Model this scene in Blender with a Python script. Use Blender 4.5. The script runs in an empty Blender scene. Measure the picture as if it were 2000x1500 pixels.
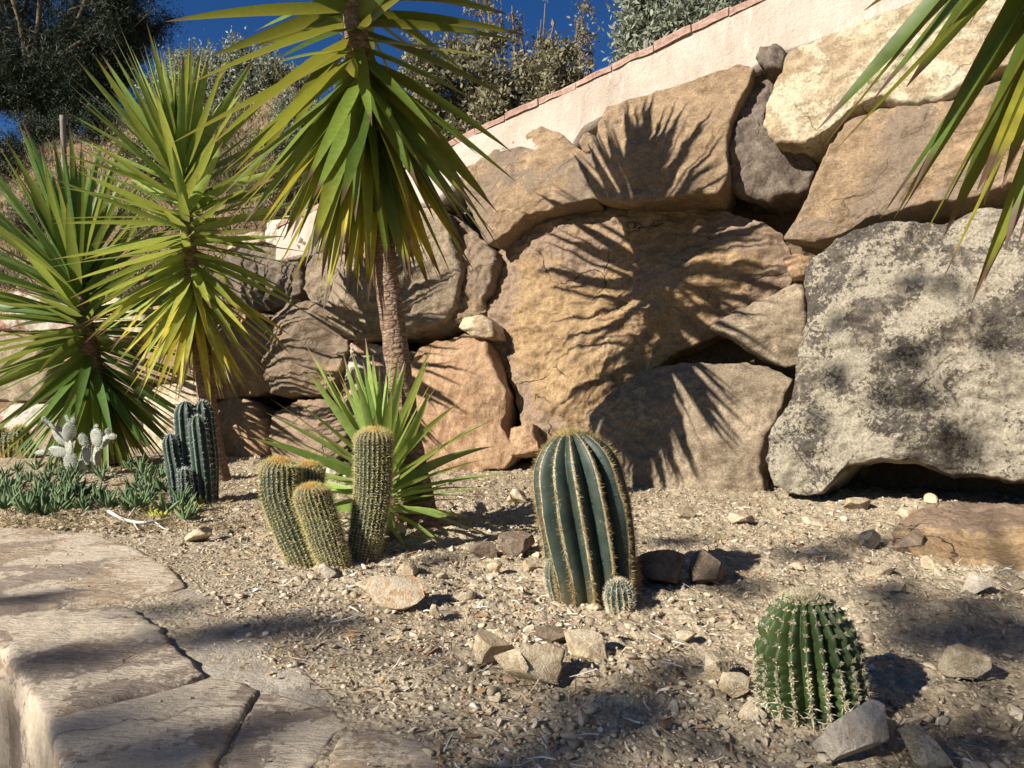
import bpy, math, random
import numpy as np
from mathutils import Vector, Matrix

# ------------------------------------------------------------------ camera, sky, sun, exposure
F = 1450.0            # focal length in photograph pixels (2000 wide)
CAMZ = 0.7
scene = bpy.context.scene
cam_d = bpy.data.cameras.new("camera"); cam = bpy.data.objects.new("camera", cam_d)
scene.collection.objects.link(cam); scene.camera = cam
cam_d.sensor_width = 36.0; cam_d.lens = 36.0 * F / 2000.0
cam_d.clip_start = 0.05; cam_d.clip_end = 2000
cam.location = (0, 0, CAMZ); cam.rotation_euler = (math.pi / 2, 0, 0)

SUN_EL = math.radians(30.0)
SUN_AZ = math.atan2(0.60, 0.80)        # horizontal travel direction of the light (towards +x, a little +y)
ldir = Vector((math.cos(SUN_EL) * math.cos(SUN_AZ), math.cos(SUN_EL) * math.sin(SUN_AZ), -math.sin(SUN_EL)))
sd = bpy.data.lights.new("sun", 'SUN'); so = bpy.data.objects.new("sun", sd); scene.collection.objects.link(so)
sd.energy = 5.0; sd.angle = math.radians(0.53); sd.color = (1.0, 0.945, 0.86)
so.rotation_euler = ldir.to_track_quat('-Z', 'Y').to_euler(); so.location = (-8, -4, 8)

w = bpy.data.worlds.new("World"); scene.world = w; w.use_nodes = True
wn = w.node_tree.nodes; wl = w.node_tree.links
sky = wn.new('ShaderNodeTexSky'); sky.sky_type = 'NISHITA'; sky.sun_disc = False
sky.sun_elevation = SUN_EL
tosun = -ldir
sky.sun_rotation = math.atan2(tosun.x, tosun.y)
sky.air_density = 1.0; sky.dust_density = 0.0; sky.ozone_density = 3.0; sky.altitude = 1200
hs = wn.new('ShaderNodeHueSaturation'); hs.inputs['Saturation'].default_value = 1.3; hs.inputs['Hue'].default_value = .512
wl.new(sky.outputs[0], hs.inputs['Color']); wl.new(hs.outputs[0], wn['Background'].inputs[0]); wn['Background'].inputs[1].default_value = 0.042
scene.view_settings.view_transform = 'Standard'; scene.view_settings.look = 'None'
scene.view_settings.exposure = 0.98; scene.view_settings.gamma = 1.0
scene.render.engine = 'CYCLES'
scene.cycles.max_bounces = 5; scene.cycles.diffuse_bounces = 2; scene.cycles.transmission_bounces = 3
scene.cycles.use_denoising = True

C = scene.collection
rnd = random.Random(7)

# ------------------------------------------------------------------ numpy noise
def _hash(ix, iy, iz, seed):
    h = (ix.astype(np.int64) * 374761393 + iy.astype(np.int64) * 668265263 + iz.astype(np.int64) * 2147483647 + seed * 1274126177) & 0xFFFFFFFF
    h = ((h ^ (h >> 13)) * 1274126177) & 0xFFFFFFFF
    h = ((h ^ (h >> 16)) * 2246822519) & 0xFFFFFFFF
    return ((h ^ (h >> 15)) & 0xFFFFFF) / float(0xFFFFFF) * 2 - 1

def vnoise(P, seed=0):
    i = np.floor(P).astype(np.int64); f = P - i; f = f * f * f * (f * (f * 6 - 15) + 10)
    x, y, z = i[:, 0], i[:, 1], i[:, 2]; fx, fy, fz = f[:, 0], f[:, 1], f[:, 2]
    def L(a, b, t): return a + (b - a) * t
    c = lambda a, b, d: _hash(x + a, y + b, z + d, seed)
    return L(L(L(c(0,0,0), c(1,0,0), fx), L(c(0,1,0), c(1,1,0), fx), fy),
             L(L(c(0,0,1), c(1,0,1), fx), L(c(0,1,1), c(1,1,1), fx), fy), fz)

def fbm(P, scale, octv=4, seed=0, gain=0.5, ridged=False):
    P = np.asarray(P, float)
    s = np.zeros(len(P)); a = 1.0; tot = 0; q = P * scale
    for k in range(octv):
        n = vnoise(q + 17.3 * k, seed + k * 31)
        if ridged: n = 1 - 2 * np.abs(n)
        s += a * n; tot += a; a *= gain; q = q * 2.03
    return s / tot

# ------------------------------------------------------------------ object helpers
def tag(o, label=None, cat=None, group=None, kind=None):
    if label: o['label'] = label
    if cat: o['category'] = cat
    if group: o['group'] = group
    if kind: o['kind'] = kind
    return o

def mesh_obj(name, V, Fc, mat=None, parent=None, loc=None, smooth=True, attrs=None):
    """V (n,3) world coords; loc = world origin of the object; Fc array (m,3|4) or list of arrays"""
    V = np.asarray(V, float)
    if loc is None: loc = (0, 0, 0)
    Vl = V - np.asarray(loc)
    me = bpy.data.meshes.new(name)
    Fl = Fc if isinstance(Fc, list) else [Fc]
    Fl = [np.asarray(f, np.int32) for f in Fl if len(f)]
    nl = sum(f.size for f in Fl); nf = sum(len(f) for f in Fl)
    me.vertices.add(len(Vl)); me.vertices.foreach_set('co', Vl.ravel())
    me.loops.add(nl); me.loops.foreach_set('vertex_index', np.concatenate([f.ravel() for f in Fl]))
    me.polygons.add(nf)
    tot = np.concatenate([np.full(len(f), f.shape[1], np.int32) for f in Fl])
    st = np.concatenate([[0], np.cumsum(tot)[:-1]]).astype(np.int32)
    me.polygons.foreach_set('loop_start', st); me.polygons.foreach_set('loop_total', tot)
    if smooth: me.polygons.foreach_set('use_smooth', np.ones(nf, bool))
    me.update(calc_edges=True)
    if attrs:
        for k, a in attrs.items():
            a = np.asarray(a, np.float32)
            if a.ndim == 2:
                at = me.attributes.new(k, 'FLOAT_VECTOR', 'POINT'); at.data.foreach_set('vector', a.ravel())
            else:
                at = me.attributes.new(k, 'FLOAT', 'POINT'); at.data.foreach_set('value', a)
    me.validate()
    if mat: me.materials.append(mat)
    o = bpy.data.objects.new(name, me); C.objects.link(o)
    if parent is not None:
        o.parent = parent
        pl = parent
        off = Vector(loc)
        acc = Vector((0, 0, 0)); q = parent
        while q is not None:
            acc += q.location; q = q.parent
        o.location = off - acc
    else:
        o.location = loc
    return o

def empty(name, loc):
    o = bpy.data.objects.new(name, None); C.objects.link(o); o.location = loc; o.empty_display_size = 0.1
    return o

class MB:
    def __init__(s): s.V = []; s.F3 = []; s.F4 = []; s.n = 0; s.A = []
    def add(s, V, F, A=None):
        V = np.asarray(V, float); F = np.asarray(F, int)
        if len(F):
            (s.F3 if F.shape[1] == 3 else s.F4).append(F + s.n)
        s.V.append(V); s.n += len(V)
        if A is not None: s.A.append(A)
    def build(s, name, mat, parent=None, loc=None, smooth=True, aname='dat'):
        V = np.concatenate(s.V); Fl = []
        if s.F3: Fl.append(np.concatenate(s.F3))
        if s.F4: Fl.append(np.concatenate(s.F4))
        at = {aname: np.concatenate(s.A)} if s.A else None
        return mesh_obj(name, V, Fl, mat, parent, loc, smooth, at)

def P3(px, py, d):
    return np.array([(px - 1000) / F * d, d, CAMZ + (750 - py) / F * d])
def GP(px, py, z=0.0):
    d = (CAMZ - z) * F / (py - 750); return np.array([(px - 1000) / F * d, d, z])
# battered wall plane  y = 5.73 - .598 x + .22 z ; off = metres in front of it
WN = np.array([-.598, -1, .22]); WNL = np.linalg.norm(WN); WN = WN / WNL
E1 = np.array([1, -.598, 0]); E1 /= np.linalg.norm(E1); E2 = np.cross(E1, WN); E2 /= np.linalg.norm(E2)
if E2[2] < 0: E2 = -E2
def WP(px, py, off=0.0):
    u = (px - 1000) / F; v = (750 - py) / F
    d = (5.73 + .22 * CAMZ - off * WNL) / (1 + .598 * u - .22 * v)
    return np.array([u * d, d, CAMZ + v * d])
def ztop(x, y):
    wv = (x - .598 * (y - 5.73)) / 1.165
    return 2.65 + .237 * (wv + .69)

def resample(pts, n, smooth=0.12):
    pts = np.asarray(pts, float); m = len(pts)
    # catmull-rom closed mixed with straight edges
    out = []
    seg = np.linalg.norm(np.roll(pts, -1, 0) - pts, axis=1); cum = np.concatenate([[0], np.cumsum(seg)])
    for k in range(n):
        s = k / n * cum[-1]; i = min(np.searchsorted(cum, s, 'right') - 1, m - 1); t = (s - cum[i]) / max(seg[i], 1e-9)
        p0, p1, p2, p3 = pts[i - 1], pts[i], pts[(i + 1) % m], pts[(i + 2) % m]
        cr = .5 * ((2 * p1) + (-p0 + p2) * t + (2 * p0 - 5 * p1 + 4 * p2 - p3) * t * t + (-p0 + 3 * p1 - 3 * p2 + p3) * t ** 3)
        out.append(cr * smooth + (p1 + (p2 - p1) * t) * (1 - smooth))
    return np.array(out)

def outline_rock(P, n, e1, e2, B=.12, R=.14, back=.5, seed=0, planes=None, tilt=(0, 0), rough=1.0, jag=.02, res=.018, shrink=.75, strata=0, facets=15, curv=.8):
    """rock from a 3D outline lying in the plane (e1,e2) with outward normal n -> V,F"""
    P = np.asarray(P, float); c0 = P.mean(0)
    q = np.stack([(P - c0) @ e1, (P - c0) @ e2], 1)
    # area centroid
    x, y = q[:, 0], q[:, 1]; x1, y1 = np.roll(x, -1), np.roll(y, -1); cr = x * y1 - x1 * y; A = cr.sum() / 2
    cx = ((x + x1) * cr).sum() / (6 * A); cy = ((y + y1) * cr).sum() / (6 * A); q = q - [cx, cy]
    c0 = c0 + e1 * cx + e2 * cy
    if A < 0: q = q[::-1]
    per = np.linalg.norm(np.roll(q, -1, 0) - q, axis=1).sum(); size = math.sqrt(abs(A))
    N = int(max(32, min(448, per / res))) // 16 * 16; M = int(max(8, min(90, size * .62 / res))); K = int(max(5, min(30, back / res * .7)))
    b = resample(q, N)
    off = rnd.random() * 50
    th = np.concatenate([b, np.zeros((N, 1))], 1)
    rr = fbm(th + off, 3.2 / max(size, .2) , 4, seed, .6)
    rr2 = fbm(th + off, 18, 3, seed + 5, .6)
    nb = b / np.maximum(np.linalg.norm(b, axis=1, keepdims=True), 1e-6)
    b = b + nb * (rr * min(size * .045, .05) * rough + rr2 * jag * .8)[:, None]
    rl = np.linalg.norm(b, axis=1)
    V2 = []; H = []; S = []
    s = 1 - (np.arange(1, M + 1) / M) ** 1.25          # 1->0, denser at rim
    s = np.concatenate([[1.0], s])
    rng = np.random.RandomState(seed)
    if planes is None:
        planes = []
        for k in range(4):
            a = rng.rand() * 6.28; g = .18 + .5 * rng.rand()
            planes.append((math.cos(a) * g, math.sin(a) * g, rng.uniform(.25, .6) * size * g * 1.0 + B * rng.uniform(.4, .9)))
    lev = []; starts = []; cnt = 0
    for sk in s[:-1]:
        lv = min(4, int(math.floor(math.log2(1 / sk) + 1e-9))); lv = min(lv, (lev[-1] + 1) if lev else 0); lev.append(lv); st_ = 2 ** lv
        starts.append(cnt); cnt += N // st_
        V2.append(b[::st_] * sk); dl = (1 - sk) * rl[::st_]; t = np.clip(dl / R, 0, 1)
        H.append(B * np.sqrt(np.maximum(1 - (1 - t) ** 2, 0)))
    V2.append(np.zeros((1, 2))); H.append(np.array([B]))
    V2 = np.concatenate(V2); H = np.concatenate(H)
    edge = np.clip(H / max(B, 1e-6), 0, 1)
    f = B * 1.02 + 0 * H
    ext = np.abs(q).max(0) + 1e-6
    if facets:
        for k in range(facets):
            a_, r_ = rng.rand() * 6.28, rng.uniform(.25, .95) ** .7
            u0, v0 = math.cos(a_) * r_ * ext[0], math.sin(a_) * r_ * ext[1]; D_ = B * curv
            gu, gv = 2 * D_ * u0 / ext[0] ** 2, 2 * D_ * v0 / ext[1] ** 2
            gu *= rng.uniform(.5, 1.6); gv *= rng.uniform(.5, 1.6)
            f = np.minimum(f, B * rng.uniform(.92, 1.04) - D_ * r_ * r_ - gu * (V2[:, 0] - u0) - gv * (V2[:, 1] - v0))
    for (ga, gb, cc) in planes:
        f = np.minimum(f, cc - (ga * V2[:, 0] + gb * V2[:, 1]))
    f = np.maximum(f, -B * .6)
    H = np.minimum(H, f * .9 + .1 * H) 
    H = H + (tilt[0] * V2[:, 0] + tilt[1] * V2[:, 1])
    Q3 = np.concatenate([V2, H[:, None]], 1) + off
    H = H + rough * (fbm(Q3, 1.6, 3, seed + 1) * .05 * min(1, size) + fbm(Q3, 4.5, 4, seed + 2, .55, True) * .022 + np.clip(fbm(Q3, 7, 4, seed + 6, .6) * 2.5, -.6, .25) * .014 + fbm(Q3, 22, 4, seed + 3, .65) * .010)
    if rough > .6:
        qq = fbm(Q3, 2.1, 5, seed + 21, .6) * 7; fl = np.floor(qq); fr = qq - fl; H = H + (fl + np.clip(fr / .16, 0, 1)) * .011 * min(rough, 1.3)
        q5 = fbm(Q3 * [1, 1.8, 1], 5.5, 4, seed + 23, .6) * 6; fl = np.floor(q5); H = H + (fl + np.clip((q5 - fl) / .2, 0, 1)) * .0045 * min(rough, 1.3)
    if strata:
        sa = Q3 @ np.array([.25, 1, .3]) * strata
        H = H + .012 * fbm(np.stack([sa, sa * 0, sa * 0], 1) + fbm(Q3, 2, 2, seed)[:, None] * .6, 1, 3, seed)
    V = c0 + V2[:, :1] * e1 + V2[:, 1:] * e2 + H[:, None] * n
    Vb = []
    rim = H[:N]
    for k in range(1, K + 1):
        t = k / K; sc = 1 - (1 - shrink) * t ** 1.4
        B2 = b * sc; hh = rim * (1 - t) - back * t
        q3 = np.concatenate([B2, hh[:, None]], 1) + off
        d = rough * (fbm(q3, 3, 3, seed + 9) * .04 * min(1, size) + fbm(q3, 12, 3, seed + 4, .6) * .014) * min(1, t * 4)
        B2 = B2 + (b / rl[:, None]) * d[:, None]
        Vb.append(c0 + B2[:, :1] * e1 + B2[:, 1:] * e2 + hh[:, None] * n)
    Vb = np.concatenate(Vb)
    nf = len(V); Vall = np.concatenate([V, Vb, (c0 - n * back)[None]])
    j = np.arange(N); j1 = (j + 1) % N; quads = []
    tri = []
    for k in range(M - 1):
        n0, n1 = N >> lev[k], N >> lev[k + 1]; a0, a1 = starts[k], starts[k + 1]; jj = np.arange(n1)
        if n0 == n1: quads.append(np.stack([a0 + jj, a0 + (jj + 1) % n0, a1 + (jj + 1) % n1, a1 + jj], 1))
        else:
            f0, f1, f2 = a0 + 2 * jj, a0 + 2 * jj + 1, a0 + (2 * jj + 2) % n0; c0_, c1_ = a1 + jj, a1 + (jj + 1) % n1
            tri += [np.stack([f0, f1, c0_], 1), np.stack([f1, c1_, c0_], 1), np.stack([f1, f2, c1_], 1)]
    nl = N >> lev[-1]; jj = np.arange(nl); tri.append(np.stack([starts[-1] + jj, starts[-1] + (jj + 1) % nl, np.full(nl, cnt)], 1))
    prev = j
    for k in range(K):
        cur = nf + k * N + j; p0 = prev
        quads.append(np.stack([p0, cur, np.roll(cur, -1), np.roll(p0, -1)], 1)); prev = cur
    tri.append(np.stack([prev, np.full(N, len(Vall) - 1), np.roll(prev, -1)], 1))
    return Vall, [np.concatenate(quads), np.concatenate(tri)], c0

# icosphere
def ico(sub):
    import bmesh
    bm = bmesh.new(); bmesh.ops.create_icosphere(bm, subdivisions=sub, radius=1.0)
    V = np.array([v.co[:] for v in bm.verts]); Fc = np.array([[v.index for v in f.verts] for f in bm.faces]); bm.free()
    return V, Fc
ICO = {k: ico(k) for k in (1, 2, 3, 4, 5)}

def stone_mesh(sub, seed, nplanes=9, rough=.05, lo=.42, hi=.82):
    V, Fc = ICO[sub]; V = V.copy(); r = np.random.RandomState(seed)
    for k in range(nplanes):
        n = r.randn(3); n /= np.linalg.norm(n); c = r.uniform(lo, hi)
        d = V @ n - c; m = d > 0; V[m] -= n * (d[m] * .985)[:, None]
    V = V * (1 + rough * fbm(V + seed, 1.7, 4, seed))[:, None]
    V = V * (1 + rough * .35 * fbm(V + seed, 7, 3, seed + 4))[:, None]
    V /= np.abs(V).max(0)
    return V, Fc

def tube(path, radii, K=12, noise=0, seed=0, ring=None):
    path = np.asarray(path, float); n = len(path)
    T = np.gradient(path, axis=0); T /= np.maximum(np.linalg.norm(T, axis=1, keepdims=True), 1e-9)
    up = np.array([0, 0, 1.0]) if abs(T[0][2]) < .9 else np.array([1.0, 0, 0])
    V = []; u = np.cross(T[0], up); u /= np.linalg.norm(u)
    a = np.arange(K) / K * 2 * math.pi
    for i in range(n):
        u = u - T[i] * (u @ T[i]); u /= np.linalg.norm(u); v = np.cross(T[i], u)
        V.append(path[i] + radii[i] * (np.cos(a)[:, None] * u + np.sin(a)[:, None] * v))
    V = np.concatenate(V)
    if noise:
        ctr = np.repeat(path, K, 0); d = V - ctr
        V = ctr + d * (1 + noise * fbm(V, 14, 4, seed))[:, None]
    j = np.arange(K); Q = []
    for i in range(n - 1):
        Q.append(np.stack([i * K + j, i * K + (j + 1) % K, (i + 1) * K + (j + 1) % K, (i + 1) * K + j], 1))
    return V, np.concatenate(Q)

def spl(pts, n):
    pts = np.asarray(pts, float); m = len(pts); out = []
    P = np.concatenate([[2 * pts[0] - pts[1]], pts, [2 * pts[-1] - pts[-2]]])
    for k in range(n):
        s = k / (n - 1) * (m - 1); i = min(int(s), m - 2); t = s - i
        p0, p1, p2, p3 = P[i], P[i + 1], P[i + 2], P[i + 3]
        out.append(.5 * ((2 * p1) + (-p0 + p2) * t + (2 * p0 - 5 * p1 + 4 * p2 - p3) * t * t + (-p0 + 3 * p1 - 3 * p2 + p3) * t ** 3))
    return np.array(out)

# ------------------------------------------------------------------ materials
class NT:
    def __init__(s, name, rough=.9, spec=.2):
        s.m = bpy.data.materials.new(name); s.m.use_nodes = True; s.t = s.m.node_tree; s.b = s.t.nodes['Principled BSDF']
        s.b.inputs['Roughness'].default_value = rough
        s.b.inputs['Specular IOR Level'].default_value = spec
    def n(s, typ, **kw):
        nd = s.t.nodes.new('ShaderNode' + typ)
        for k, v in kw.items():
            if hasattr(nd, k): setattr(nd, k, v)
            else: nd.inputs[k.replace('_', ' ')].default_value = v
        return nd
    def l(s, a, b): s.t.links.new(a, b)
    def coords(s, scale=(1, 1, 1), rand=True, rot=(0, 0, 0)):
        tc = s.n('TexCoord'); out = tc.outputs['Object']
        if rand:
            oi = s.n('ObjectInfo'); mu = s.n('Math', operation='MULTIPLY'); mu.inputs[1].default_value = 37.0
            s.l(oi.outputs['Random'], mu.inputs[0])
            ad = s.n('VectorMath', operation='ADD'); s.l(out, ad.inputs[0]); s.l(mu.outputs[0], ad.inputs[1]); out = ad.outputs[0]
        mp = s.n('Mapping'); mp.inputs['Scale'].default_value = scale; mp.inputs['Rotation'].default_value = rot
        s.l(out, mp.inputs[0]); return mp.outputs[0]
    def noise(s, co, scale, detail=5, rough=.6, dist=0.0):
        nd = s.n('TexNoise'); nd.inputs['Scale'].default_value = scale; nd.inputs['Detail'].default_value = detail
        nd.inputs['Roughness'].default_value = rough; nd.inputs['Distortion'].default_value = dist; s.l(co, nd.inputs['Vector']); return nd.outputs['Fac']
    def ramp(s, f, stops, interp='LINEAR'):
        r = s.n('ValToRGB'); r.color_ramp.interpolation = interp; e = r.color_ramp.elements
        while len(e) < len(stops): e.new(.5)
        for el, (p, c) in zip(e, stops):
            el.position = p; el.color = (c, c, c, 1) if isinstance(c, (int, float)) else (*c, 1)
        s.l(f, r.inputs[0]); return r.outputs[0]
    def mix(s, f, a, b, bt='MIX'):
        m = s.n('Mix', data_type='RGBA', blend_type=bt)
        for inp, v in ((m.inputs[0], f), (m.inputs[6], a), (m.inputs[7], b)):
            if isinstance(v, (int, float)): inp.default_value = v
            elif isinstance(v, tuple): inp.default_value = (*v, 1)
            else: s.l(v, inp)
        return m.outputs[2]
    def math(s, op, a, b=0.0):
        m = s.n('Math', operation=op)
        for inp, v in ((m.inputs[0], a), (m.inputs[1], b)):
            if isinstance(v, (int, float)): inp.default_value = v
            else: s.l(v, inp)
        return m.outputs[0]
    def bump(s, h, strength=.5, dist=.02, normal=None):
        b = s.n('Bump'); b.inputs['Strength'].default_value = strength; b.inputs['Distance'].default_value = dist
        s.l(h, b.inputs['Height'])
        if normal is not None: s.l(normal, b.inputs['Normal'])
        return b.outputs[0]
    def attr(s, name):
        a = s.n('Attribute'); a.attribute_name = name; return a
    def out(s, col, nrm=None):
        if isinstance(col, tuple): s.b.inputs['Base Color'].default_value = (*col, 1)
        else: s.l(col, s.b.inputs['Base Color'])
        if nrm is not None: s.l(nrm, s.b.inputs['Normal'])
        return s.m

def rock_mat(name, c1, c2, c3, lichen=None, amount=.5, cracks=.5, scale=1.0, strata=None, grain=1.0, spots=None, soft=.05, fw=.7):
    t = NT(name, .92, .15)
    sc = (1, 1, 1) if strata is None else strata
    co = t.coords((scale, scale, scale)); cs = t.coords(tuple(scale * x for x in sc))
    a = t.noise(cs, 1.7, 7, .62, .6)
    col = t.ramp(a, [(.28, c1), (.5, c2), (.72, c3)])
    b = t.noise(cs, 9, 8, .72, .3)
    col = t.mix(t.ramp(b, [(.38, 0), (.68, .8)]), col, t.mix(.5, c1, (c1[0] * .45, c1[1] * .4, c1[2] * .4)))
    b2 = t.noise(co, 5.5, 6, .7, 1.2)
    col = t.mix(t.ramp(b2, [(.52, 0), (.7, .65)]), col, tuple(min(1, x * 1.2) for x in c3))
    if lichen is not None:
        for k, (lc, amt, s1) in enumerate(lichen):
            m1 = t.noise(co, s1, 4, .55, .8); m2 = t.noise(co, s1 * 9 + 13, 6, .75)
            mm = t.math('ADD', t.math('MULTIPLY', m1, 2 - fw), t.math('MULTIPLY', m2, fw))
            col = t.mix(t.ramp(mm, [(1.12 - amt * .3 - soft, 0), (1.12 - amt * .3 + soft, .92)]), col, lc)
    g = t.noise(co, 70, 5, .75)
    col = t.mix(1.0, col, t.ramp(g, [(.3, (1 - .38 * grain,) * 3), (.7, (1 + .3 * grain,) * 3)]), 'MULTIPLY')
    h = t.math('ADD', t.math('MULTIPLY', t.noise(cs, 14, 8, .7), 1.0), t.math('MULTIPLY', g, .25))
    if cracks:
        dv = t.n('VectorMath', operation='ADD')
        nz = t.n('TexNoise'); nz.inputs['Scale'].default_value = 2.4; nz.inputs['Detail'].default_value = 7; nz.inputs['Roughness'].default_value = .5; t.l(co, nz.inputs['Vector'])
        ms = t.n('VectorMath', operation='SCALE'); ms.inputs['Scale'].default_value = .38; t.l(nz.outputs['Color'], ms.inputs[0])
        t.l(co, dv.inputs[0]); t.l(ms.outputs[0], dv.inputs[1])
        vo = t.n('TexVoronoi', feature='DISTANCE_TO_EDGE'); vo.inputs['Scale'].default_value = 1.7; t.l(dv.outputs[0], vo.inputs['Vector'])
        brk = t.ramp(t.noise(co, 3.1, 3, .5), [(.45, 0), (.58, 1)])
        ck = t.ramp(vo.outputs['Distance'], [(.0015, 1), (.009, 0)])
        ck = t.mix(1.0, ck, brk, 'MULTIPLY')
        col = t.mix(t.mix(1.0, ck, (cracks, cracks, cracks), 'MULTIPLY'), col, (.05, .035, .025))
        h = t.math('SUBTRACT', h, t.math('MULTIPLY', ck, .5 * cracks))
    nrm = t.bump(h, .75, .03)
    return t.out(col, nrm)

TAN = (.46, .31, .17); ORANGE = (.50, .29, .12); BROWN = (.24, .165, .105); CREAM = (.62, .50, .32); GREY = (.27, .245, .21); PALE = (.55, .49, .40)
M = {}
M['tan'] = rock_mat('tan_sandstone', (.235, .16, .095), (.30, .21, .125), (.38, .27, .16), [((.42, .32, .19), .12, 2.2), ((.20, .15, .105), .3, 1.3)], strata=(1, 1, 1.8))
M['gold'] = rock_mat('golden_sandstone', (.25, .16, .085), (.34, .23, .12), (.42, .30, .165), [((.255, .18, .125), .28, 1.0), ((.45, .32, .175), .16, 2.3)], cracks=1.0, strata=(1, 1, 1.5))
M['orange'] = rock_mat('orange_sandstone', (.29, .17, .095), (.37, .24, .14), (.44, .31, .19), [((.34, .27, .19), .16, 2.5)], cracks=.4, strata=(1.6, 1, 1))
M['cream'] = rock_mat('cream_sandstone', (.30, .215, .13), (.38, .295, .185), (.44, .36, .235), [((.46, .40, .28), .3, 3.3), ((.24, .19, .145), .12, 2.4)], cracks=.6)
M['grey'] = rock_mat('lichened_grey_rock', (.105, .088, .068), (.14, .118, .090), (.185, .155, .115), [((.26, .215, .15), .0, 1.3), ((.07, .06, .05), .42, 1.2), ((.31, .27, .20), -.1, 3.0)], cracks=.1, grain=1.5, soft=.16, fw=.95)
M['greytan'] = rock_mat('grey_tan_rock', (.19, .145, .10), (.27, .21, .14), (.36, .285, .19), [((.33, .275, .19), .2, 3.2)], cracks=.3, grain=1.3, strata=(1, 1, 1.6))
M['dark'] = rock_mat('dark_brown_rock', (.105, .082, .064), (.165, .13, .10), (.24, .19, .145), [((.28, .235, .18), .1, 3.2)], cracks=.4, grain=1.2)
M['red'] = rock_mat('reddish_rock', (.24, .135, .09), (.34, .21, .145), (.45, .31, .22), [((.40, .37, .31), .28, 3.0)], cracks=.5)
M['slab'] = rock_mat('worn_sandstone_slab', (.37, .27, .175), (.455, .34, .225), (.52, .41, .28), [((.30, .24, .185), .30, 1.7), ((.60, .50, .37), .3, 3.5)], cracks=.45, strata=(1, 2.8, 1), grain=.6)
M['stone'] = rock_mat('loose_stone', (.42, .31, .18), (.54, .42, .26), (.62, .50, .33), [((.64, .53, .36), .3, 6)], cracks=0, scale=3.0)
M['stone_white'] = rock_mat('pale_stone', (.50, .42, .32), (.60, .52, .41), (.66, .58, .47), None, cracks=0, scale=2.5, grain=.5)
M['stone_orange'] = rock_mat('rust_tan_stone', (.42, .26, .14), (.52, .34, .20), (.62, .48, .31), [((.55, .47, .33), .35, 6)], cracks=0, scale=3.0)
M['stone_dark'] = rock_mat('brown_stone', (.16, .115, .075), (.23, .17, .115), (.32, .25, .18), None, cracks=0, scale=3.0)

M['dust'] = rock_mat('grey_dusty_mortar', (.36, .31, .24), (.44, .38, .30), (.50, .43, .33), None, cracks=0, grain=.5)
def soil_mat(name, a, b, c, dark=.5, sc=1.0):
    t = NT(name, .97, .08); co = t.coords((sc, sc, sc), rand=False)
    n1 = t.noise(co, 1.1, 6, .6, .4); n2 = t.noise(co, 17, 7, .72); n3 = t.noise(co, 90, 4, .7)
    col = t.ramp(n1, [(.3, a), (.5, b), (.7, c)])
    col = t.mix(t.ramp(n2, [(.35, dark), (.55, 0)]), col, tuple(x * .45 for x in a))
    col = t.mix(t.ramp(n3, [(.58, 0), (.7, .7)]), col, tuple(min(1, x * 1.35) for x in c))
    vo = t.n('TexVoronoi'); vo.inputs['Scale'].default_value = 75; t.l(co, vo.inputs['Vector'])
    vo2 = t.n('TexVoronoi'); vo2.inputs['Scale'].default_value = 28; t.l(co, vo2.inputs['Vector'])
    col = t.mix(.35, col, t.mix(1.0, col, t.ramp(t.n('SeparateColor').outputs[0] if False else vo.outputs['Distance'], [(0, 1.4), (.7, .3)]), 'MULTIPLY'))
    h = t.math('ADD', t.math('MULTIPLY', vo.outputs['Distance'], -.5), t.math('ADD', t.math('MULTIPLY', vo2.outputs['Distance'], -.6), t.math('MULTIPLY', n2, 1.5)))
    return t.out(col, t.bump(h, .8, .012))
M['soil'] = soil_mat('sandy_soil', (.33, .26, .17), (.425, .345, .235), (.515, .43, .305))
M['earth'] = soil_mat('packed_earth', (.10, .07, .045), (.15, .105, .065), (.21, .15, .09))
M['bank'] = soil_mat('dry_hillside', (.13, .085, .05), (.24, .155, .09), (.36, .235, .14), .7)

def pebble_mat():
    t = NT('pebble_mix', .92, .15); oi = t.attr('dat'); co = t.coords(rand=False)
    sp = t.n('SeparateXYZ'); t.l(oi.outputs['Vector'], sp.inputs[0])
    col = t.ramp(sp.outputs[0], [(0, (.25, .195, .13)), (.25, (.37, .30, .20)), (.6, (.46, .38, .26)), (.88, (.53, .455, .335)), (.96, (.40, .25, .16)), (1, (.60, .54, .44))])
    n = t.noise(co, 60, 4, .7); col = t.mix(1.0, col, t.ramp(n, [(.3, .72), (.7, 1.2)]), 'MULTIPLY')
    return t.out(col, t.bump(n, .5, .004))
M['pebble'] = pebble_mat()
def litter_mat():
    t = NT('dry_litter', .85, .2); oi = t.attr('dat'); sp = t.n('SeparateXYZ'); t.l(oi.outputs['Vector'], sp.inputs[0])
    col = t.ramp(sp.outputs[0], [(0, (.20, .12, .06)), (.35, (.38, .22, .11)), (.6, (.50, .38, .22)), (.85, (.60, .53, .42)), (1, (.72, .68, .60))])
    return t.out(col)
M['litter'] = litter_mat()

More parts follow.
